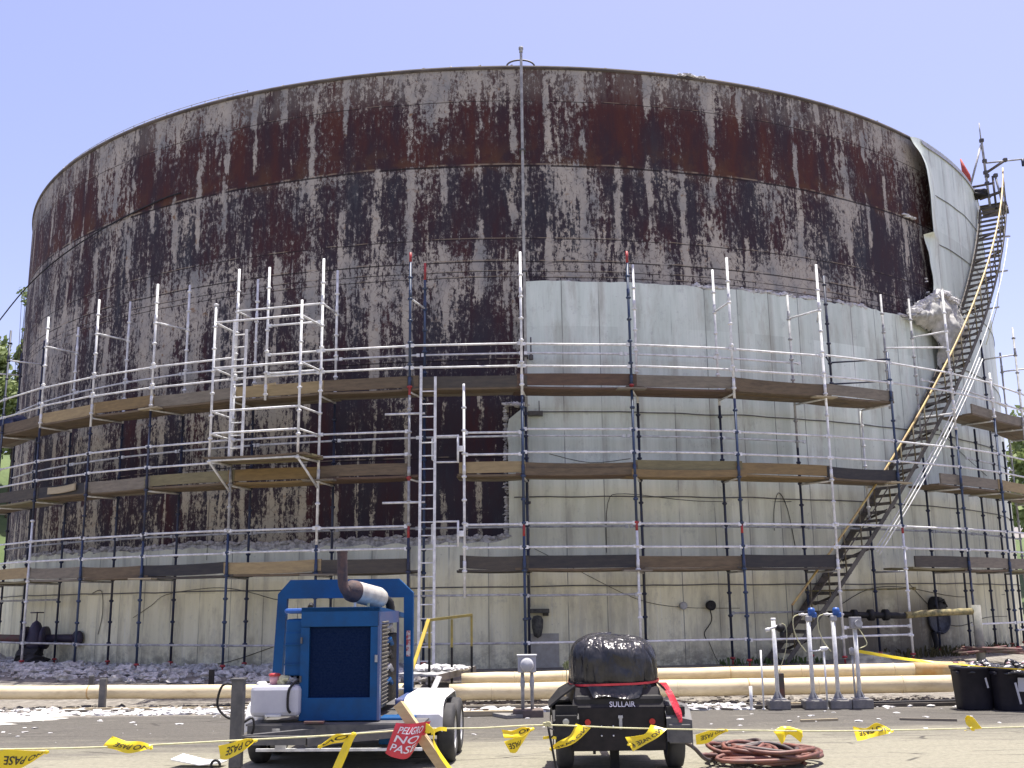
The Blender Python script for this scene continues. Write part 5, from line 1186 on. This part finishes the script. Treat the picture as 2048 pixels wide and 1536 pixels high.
# hook lying in front
m_ = MB(); c = W(431, 1531, 11.3); m_.smooth = True; m_.tube([c+Vector((.045*math.cos(a), .0, .05*math.sin(a))) for a in [k*.4 for k in range(14)]]+[c+Vector((.03, 0, -.12))], .014, 7); single(m_, 'tow_hook', black, 'black ring hook sticking up at the front corner of the trailer', 'hook')

# ================================================================== compressor
Cc = Vector((1.15, 12.2, 0))
K = thing('compressor', (1.15, 12.2, 0), 'black towable air compressor with red reflectors seen from behind', 'compressor')
m_ = MB(); m_.box((1.14, 12.95, .55), (1.0, 1.5, .55), bev=.04); m_.box((.56, 12.75, .675), (.24, 1.2, .10)); m_.box((1.76, 12.75, .66), (.2, 1.2, .08)); K_body = m_.build('body', black, K)
m_ = MB(); m_.box((1.13, 12.2, .47), (1.02, .04, .46), bev=.01); m_.build('lower_panel', mat('compressor black paint', (.010, .009, .010), (.022, .018, .018), 6, .55, spec=.25, detail=10), K)
m_ = MB(); m_.add([(.62, 12.18, .70), (1.64, 12.18, .70), (1.60, 12.3, .90), (.66, 12.3, .90), (.62, 13.6, .70), (1.64, 13.6, .70), (1.60, 13.6, .95), (.66, 13.6, .95)], [(0, 1, 2, 3), (1, 5, 6, 2), (5, 4, 7, 6), (4, 0, 3, 7), (3, 2, 6, 7)]); m_.build('upper_panel', mat('compressor grey black paint', (.016, .015, .015), (.034, .03, .03), 6, .55, spec=.25, detail=10), K)
vs, fs = textgeo('SULLAIR')
m_ = MB(); p0 = Vector((1.055, 12.168+.025, .715)); 
m_.add([Vector((1.035+a*.285, 12.170+b*.030, .704+b*.056)) for a, b in vs], fs); m_.build('lettering', inkw, K)
for x in (.79, 1.50):
    m_ = MB(); m_.smooth = True; m_.cyl((x, 12.19, .545), (x, 12.165, .545), .033, 20); m_.build('reflector', lensr, K)
m_ = MB(); m_.smooth = True; m_.lathe((.545, 12.12, .56), (0, -1, 0), [(0, 0), (.042, 0), (.042, .02), (.03, .03), (0, .03)], 20); m_.build('side_lamp', lensc, K)
m_ = MB(); m_.box((1.15, 12.165, .535), (.035, .03, .13), bev=.006); m_.box((1.15, 12.16, .60), (.05, .025, .03)); m_.build('latch', galvd, K)
for x, z in ((.94, .50), (1.07, .50), (.94, .40), (1.07, .40)):
    m_ = MB(); m_.smooth = True; m_.lathe((x, 12.18, z), (0, -1, 0), [(0, 0), (.010, 0), (.008, .008), (0, .01)], 10); m_.build('bolt', galv, K)
for x, s_ in ((.55, -1), (1.79, 1)):
    wheel(x, 12.62, .31, .19, K, s_, dsteel)
    m_ = MB(); prof = [(12.1, .34 if s_ > 0 else .40), (12.12, .58), (12.24, .68), (12.45, .72), (12.9, .70), (13.1, .55)]
    xi, xo = x-s_*.14, x+s_*.14
    m_.sheet([[(xi, y, z), (x, y, z+.01), (xo, y, z-.02), (xo, y, z-.08)] for y, z in prof], .012); m_.build('fender', dsteel if s_ > 0 else black, K)
    m_ = MB(); m_.box((x, 12.11, .48 if s_ < 0 else .42), (.24, .03, .3 if s_ < 0 else .2), bev=.01); m_.build('fender_skirt', black if s_ < 0 else dsteel, K)
m_ = MB(); m_.cyl((.6, 12.62, .31), (1.75, 12.62, .31), .035, 8); m_.build('axle', black, K)
m_ = MB(); m_.box((1.13, 12.24, .265), (.98, .04, .06)); m_.box((.86, 12.26, .23), (.03, .04, .06)); m_.box((1.11, 12.6, .16), (.10, .1, .32)); m_.build('bumper_beam', black, K)
m_ = MB(); m_.sheet([[(.66, 12.25, .93), (.66, 12.9, .95)], [(.50, 12.25, .82), (.5, 12.9, .86)], [(.36, 12.25, .705), (.38, 12.9, .72)]], .02); m_.build('side_door', black, K)
m_ = MB(); m_.sheet([[(1.60, 12.25, .93), (1.6, 12.9, .95)], [(1.72, 12.25, .80), (1.74, 12.9, .82)]], .02); m_.build('side_door', black, K)
m_ = MB(); m_.beam((1.14, 13.7, .4), (1.14, 14.9, .4), .09, .09); m_.build('tow_bar', black, K)
# plastic sheet
m_ = MB(); m_.smooth = True
rows = []; n = 128
prof = [(.0, 1.47), (.22, 1.465), (.37, 1.43), (.47, 1.36), (.525, 1.25), (.53, 1.12), (.53, .99), (.515, .93), (.53, .88), (.50, .80)]
for j, (r, z) in enumerate(smooth([Vector((a, 0, b)) for a, b in prof], 3) and [(v.x, v.z) for v in smooth([Vector((a, 0, b)) for a, b in prof], 3)]):
    row = []
    for k in range(n):
        a = 2*math.pi*k/n; ca, sa = math.cos(a), math.sin(a)
        ex = abs(ca)**.62*math.copysign(1, ca); ey = abs(sa)**.62*math.copysign(1, sa)
        q = Vector((ca*2, sa*2, z*2)); f = sm(.1, .5, r)
        wr = .035*mnoise.noise(Vector((ca*3, sa*3, z*1.2)))*f - .05*(max(0, 1-5*abs(mnoise.noise(Vector((ca*4+z, sa*4, z*1.6)))))**2)*f + .05*mnoise.noise(q*.8)*f + .012*mnoise.noise(Vector((ca*14, sa*14, z*5)))
        rr = r*(1+wr)
        zz_ = z+.03*mnoise.noise(q*1.2)+(-.05*ca*(z-1.1) if z > 1.1 else 0)
        if z < .9: zz_ = z - .03*mnoise.noise(Vector((a*3, 0, 7)))*3 + (.06 if sa > -.2 else 0)
        row.append((1.135+ex*rr*.95, 12.82+ey*rr*1.1, zz_))
    rows.append(row)
m_.grid(rows, False, True)
m_.sheet([[(.80+.62*i/10, 12.235-.012*math.sin(i*1.3), .92) for i in range(11)], [(.84+.56*i/10, 12.21-.02*math.sin(i*1.7), .84) for i in range(11)], [(.86+.5*i/10, 12.165-.02*math.sin(i*1.1), .80+.015*math.sin(i*.6)) for i in range(11)]], .003)
single(m_, 'plastic_cover', plast, 'shiny black plastic sheet tied over the top of the compressor', 'cover')
t_ = thing('red_strap', (1.15, 12.3, .9), 'red plastic tape tied round the black cover and hanging at its right', 'tape')
m_ = MB(); rows = []
for k in range(41):
    a = 2*math.pi*k/40; ca, sa = math.cos(a), math.sin(a); r = .535
    p = Vector((1.135+abs(ca)**.62*math.copysign(1, ca)*r*.97, 12.82+abs(sa)**.62*math.copysign(1, sa)*r*1.12, .94+.02*ca)); rows.append([p-Vector((0, 0, .012)), p+Vector((0, 0, .012))])
m_.sheet(rows, -.003); m_.build('loop', redtape, t_)
for q in range(3):
    m_ = MB(); pts = smooth([Vector((1.63+.02*q, 12.3, .95)), Vector((1.70+.02*q, 12.22, .82)), Vector((1.74+.03*q, 12.13, .70-.02*q)), Vector((1.78+.01*q, 12.10, .60-.03*q))]); rows = [[p-Vector((.018, 0, 0)), p+Vector((.018, .01*math.sin(i), 0))] for i, p in enumerate(pts)]
    m_.sheet(rows, .002); m_.build('loose_end', redtape, t_)

# ---- hoses on the ground
random.seed(5)
hp = MB(); hp.smooth = True
def coil(mb, cx, cy, rx, ry, turns, r, z0, seed):
    pts = []
    for i in range(int(turns*22)):
        a = i*2*math.pi/22; k = 1+.28*mnoise.noise(Vector((i*.035, seed, 0)))*2
        pts.append(Vector((cx+rx*k*math.cos(a)+.12*mnoise.noise(Vector((i*.05, seed, 3)))*3, cy+ry*k*math.sin(a)*(1+.2*mnoise.noise(Vector((i*.02, seed, 8)))), z0+.05*abs(mnoise.noise(Vector((i*.12, seed, 5))))*2+.0012*i)))
    mb.tube(pts, r, 8)
t_ = thing('air_hose', (2.95, 12.9, 0), 'tangled heap of red brown air hose on the ground right of the compressor', 'hose')
for (cx, cy, rx, ry, tn, r, m, z0) in ((2.87, 12.85, .46, .32, 4.5, .024, hose_r, .03), (2.95, 12.78, .30, .26, 4, .024, hose_k, .05), (2.66, 12.9, .30, .28, 4, .024, hose_r, .07), (2.98, 12.75, .42, .34, 3, .024, hose_r, .09), (2.65, 13.1, .25, .22, 3, .022, hose_k, .10), (2.7, 12.55, .55, .2, 2.5, .024, hose_r, .03)):
    m_ = MB(); m_.smooth = True; coil(m_, cx, cy, rx, ry, tn, r, z0, rnd(0, 50)); m_.build('hose_loop', m, t_)
m_ = MB(); m_.smooth = True; m_.tube(smooth([Vector((1.7, 12.4, .38)), Vector((1.95, 12.35, .26)), Vector((2.12, 12.5, .10)), Vector((2.3, 12.85, .05)), Vector((2.6, 13.1, .06)), Vector((2.9, 13.25, .09))]), .022, 8); single(m_, 'feed_hose', hose_k, 'dark hose running from the compressor to the hose heap', 'hose')
# flat white board on the left ground
m_ = MB(); a = gz(-3.8, 12.9)
m_.sheet([[(-4.05, 13.0, .09), (-3.7, 12.95, .03), (-3.45, 12.95, .05)], [(-3.98, 13.25, .12), (-3.7, 13.2, .06), (-3.42, 13.15, .05)]], -.012); single(m_, 'curved_sheet', white, 'white curved panel lying on the ground left of the trailer', 'panel')
m_ = MB(); m_.tube([(2.15, 12.25, 0), (2.12, 12.3, .12)], .006, 5); single(m_, 'wire_stub', black, 'short black wire stub sticking up before the hose heap', 'wire')

# ================================================================== rope with yellow tape flags
random.seed(9)
RP = [(-60, 1503, 4.7), (0, 1499, 4.8), (150, 1496, 4.9), (300, 1490, 5.0), (450, 1482, 5.1), (640, 1472, 5.25), (800, 1461, 5.38), (853, 1457, 5.4)]
R2 = [(853, 1457, 5.4), (960, 1456, 5.6), (1092, 1450, 5.75), (1250, 1456, 5.9), (1450, 1460, 6.1), (1650, 1462, 6.35), (1850, 1459, 6.6), (2110, 1452, 6.9)]
for pts, lab in ((RP, 'left stretch of the pale rope strung before the machines, ending at the wooden stake'), (R2, 'right stretch of the pale rope running from the wooden stake past the compressor')):
    m_ = MB(); m_.smooth = True; m_.tube(smooth([W(*p) for p in pts]), .0042, 6); single(m_, 'rope', rope_m, lab, 'rope')
def flag(top, bot, Y, text, label, back=False, rot=True, tx=(.12, .88), ty=(.2, .75), ink=inkb, m=tape, curl=.012, size=1, lines=None, seed=1):
    """top/bot: the two long edges as lists of photo points at distance Y; the strip is sampled between them"""
    T = smooth([W(a, b, Y) for a, b in top], 6); B = smooth([W(a, b, Y) for a, b in bot], 6); n = len(T)
    B = [B[min(int(i*(len(B)-1)/(n-1)+.5), len(B)-1)] for i in range(n)]
    def S(s, t_):     # s along 0..1, t from bottom 0 to top 1
        x = s*(n-1); k = min(int(x), n-2); f = x-k
        p = B[k].lerp(B[k+1], f).lerp(T[k].lerp(T[k+1], f), t_)
        return p+Vector((0, curl*math.sin(s*6+seed)+curl*.8*math.sin(t_*3.1+seed*2)+curl*mnoise.noise(Vector((s*3, t_*2, seed))), 0))
    t_ = thing('tape_flag', (T[0]+B[0])/2, label, 'flag', 'yellow tape flags tied along the rope' if m is tape else None)
    mb = MB(); mb.smooth = True
    mb.sheet([[S(i/24, j/6) for j in range(7)] for i in range(25)], .0012); mb.build('strip', m, t_)
    for q, ln in enumerate(lines or [text]):
        if not ln: continue
        vs, fs = textgeo(ln); L = len(lines or [text]); y0, y1 = ty; hh = (y1-y0)/L
        mb = MB(); out = []
        for a, b in vs:
            bb = y0+(y1-y0)-hh*(q+1)+hh*(.12+.8*b)
            aa = tx[0]+(tx[1]-tx[0])*a
            if rot: aa, bb = 1-aa, 1-bb
            out.append(S(aa, bb)-Vector((0, .0035, 0)))
        mb.add(out, fs); mb.build('writing', ink, t_)
    kb = MB(); kb.blob(T[-1].lerp(B[-1], .5), .009, 1, .3, (1.4, 1, 1)); kb.build('knot', m, t_)
    return t_
flag([(-4, 1499), (60, 1500), (95, 1501)], [(-6, 1540), (40, 1537), (90, 1506)], 4.8, 'NO PASE', 'yellow NO PASE tape flag at the far left end of the rope', tx=(.10, .86), ty=(.25, .8), seed=1)
flag([(222, 1473), (255, 1483), (280, 1483), (303, 1494)], [(205, 1494), (235, 1499), (262, 1506), (300, 1497)], 4.95, 'NO PASE', 'yellow NO PASE flag second from the left, above bare asphalt', tx=(.08, .8), ty=(.18, .75), seed=2)
flag([(436, 1492), (465, 1485), (490, 1478), (511, 1480)], [(440, 1517), (455, 1518), (485, 1503), (510, 1483)], 5.1, 'NO PASE', 'yellow NO PASE flag hanging before the jack post', tx=(.05, .75), ty=(.15, .8), seed=3)
flag([(700, 1468), (672, 1468), (655, 1480), (640, 1491)], [(714, 1469), (690, 1484), (662, 1489), (642, 1495)], 5.25, 'NO', 'short left wing of the yellow flag before the generator trailer', rot=True, seed=4)
flag([(664, 1540), (680, 1502), (690, 1480), (700, 1468)], [(682, 1540), (696, 1505), (704, 1486), (714, 1468)], 5.24, '', 'long hanging yellow tail of tape before the generator trailer', rot=False, seed=5)
flag([(1003, 1459), (1025, 1462), (1045, 1454), (1066, 1456)], [(1008, 1476), (1030, 1477), (1050, 1470), (1064, 1461)], 5.65, 'NO', 'upper wing of the yellow flag left of the compressor', seed=6, tx=(.02, .5))
flag([(1008, 1483), (1030, 1476), (1048, 1470), (1064, 1457)], [(1020, 1506), (1032, 1506), (1042, 1490), (1062, 1461)], 5.64, 'PASE', 'lower wing of the yellow flag left of the compressor', seed=7, tx=(.42, .9))
flag([(1152, 1448), (1140, 1470), (1118, 1482), (1100, 1496)], [(1182, 1456), (1162, 1475), (1138, 1491), (1106, 1500)], 5.8, 'NO PASE', 'yellow flag crossing the compressor\'s left reflector', seed=8, tx=(.05, .9), ty=(.12, .5), rot=False)
flag([(1302, 1450), (1290, 1467), (1270, 1473), (1251, 1475)], [(1333, 1458), (1310, 1477), (1288, 1490), (1266, 1503)], 5.9, 'NO PASE 6', 'yellow flag crossing the compressor\'s right reflector, marked 6', seed=9, tx=(.05, .92), ty=(.12, .55), rot=False)
flag([(1390, 1469), (1415, 1461), (1435, 1458), (1453, 1458)], [(1393, 1489), (1415, 1486), (1435, 1474), (1452, 1464)], 6.1, 'NO PASE', 'yellow flag just right of the compressor above the hose heap', seed=10, tx=(.15, .85), ty=(.2, .7))
flag([(1544, 1461), (1560, 1455), (1580, 1454), (1602, 1460)], [(1562, 1488), (1572, 1475), (1582, 1470), (1600, 1484)], 6.3, '', 'folded plain yellow flag above the right end of the hose heap', seed=11, curl=.02)
flag([(1706, 1453), (1735, 1458), (1755, 1446), (1784, 1461)], [(1712, 1481), (1735, 1478), (1760, 1470), (1782, 1463)], 6.5, 'NO PASE', 'yellow flag on bare ground below the square headed pedestal', seed=12, tx=(.1, .85), ty=(.2, .7), curl=.02)
flag([(1932, 1431), (1945, 1434), (1955, 1450), (1962, 1457)], [(1935, 1440), (1938, 1452), (1940, 1458), (1930, 1462)], 6.7, '', 'small twisted yellow flag nearest the bins at the right', seed=13, curl=.02)
# red flag on the wooden stake
flag([(792, 1446), (825, 1447), (845, 1444), (861, 1443)], [(770, 1507), (785, 1514), (815, 1516), (832, 1492)], 5.33, '', 'red danger tape flag with white writing hanging on the wooden stake', m=redtape, ink=inkw, rot=False, lines=['PELIGRO', 'NO', 'PASE'], tx=(.14, .80), ty=(.12, .92), seed=14)
st_ = thing('wooden_stake', W(893, 1560, 5.4), 'leaning pale wooden stake carrying the rope and red flag', 'stake')
m_ = MB(); a, b = W(797, 1408, 5.45), W(925, 1590, 5.35); m_.beam(a, b, .045, .058, (0, 1, .1)); m_.build('board', woodl, st_)
a, b = W(925, 1590, 5.35), W(1000, 1700, 5.3)
m_ = MB(); g0 = Vector((a.x+(a.x-W(797, 1408, 5.45).x)*1.9, 5.3, -.03)); m_.beam(a, g0, .045, .058, (0, 1, .1)); m_.build('lower_board', woodl, st_)
t_ = thing('tape_wrap', W(870, 1470, 5.3), 'yellow tape knotted round the stake and trailing down its right side', 'tape')
m_ = MB(); ribbon(m_, smooth([W(850, 1450, 5.33), W(868, 1466, 5.31), W(866, 1482, 5.31), W(880, 1510, 5.3), W(905, 1545, 5.3)]), .028, tw=.7); m_.build('tail', tape, t_)
m_ = MB(); ribbon(m_, smooth([W(862, 1466, 5.32), W(878, 1458, 5.34), W(893, 1459, 5.36)]), .018, tw=.4); m_.build('tab', tape, t_)
m_ = MB(); m_.smooth = True; m_.blob(W(856, 1458, 5.34), .018, 2, .5); m_.build('knot', tape, t_)
# thin iron stake with curl, left of the compressor
t_ = thing('iron_stake', W(1112, 1536, 5.75), 'thin bent iron stake holding the rope left of the compressor', 'stake')
m_ = MB(); m_.smooth = True; a = W(1096, 1452, 5.75); b = W(1112, 1536, 5.75); m_.tube([a, a.lerp(b, .5), b, a+(b-a)*(a.z+.02)/(a.z-b.z)], .007, 6); m_.build('rod', black, t_)
m_ = MB(); m_.smooth = True; m_.tube(smooth([W(1097, 1456, 5.74), W(1107, 1460, 5.74), W(1107, 1470, 5.74), W(1099, 1477, 5.74)]), .004, 5); m_.build('curl', black, t_)
m_ = MB()
for k in range(4): m_.tube(smooth([W(1094+rnd(-9, 9), 1446+rnd(-4, 8), 5.73) for i in range(4)]), .003, 4)
m_.build('rope_knot', rope_m, t_)
m_ = MB(); ribbon(m_, [W(1086, 1476, 5.75), W(1100, 1474, 5.76), W(1112, 1476, 5.78)], .014); m_.build('tape_scrap', tape, t_)

for o_ in bpy.data.objects:
    if '_o' in o_: del o_['_o']
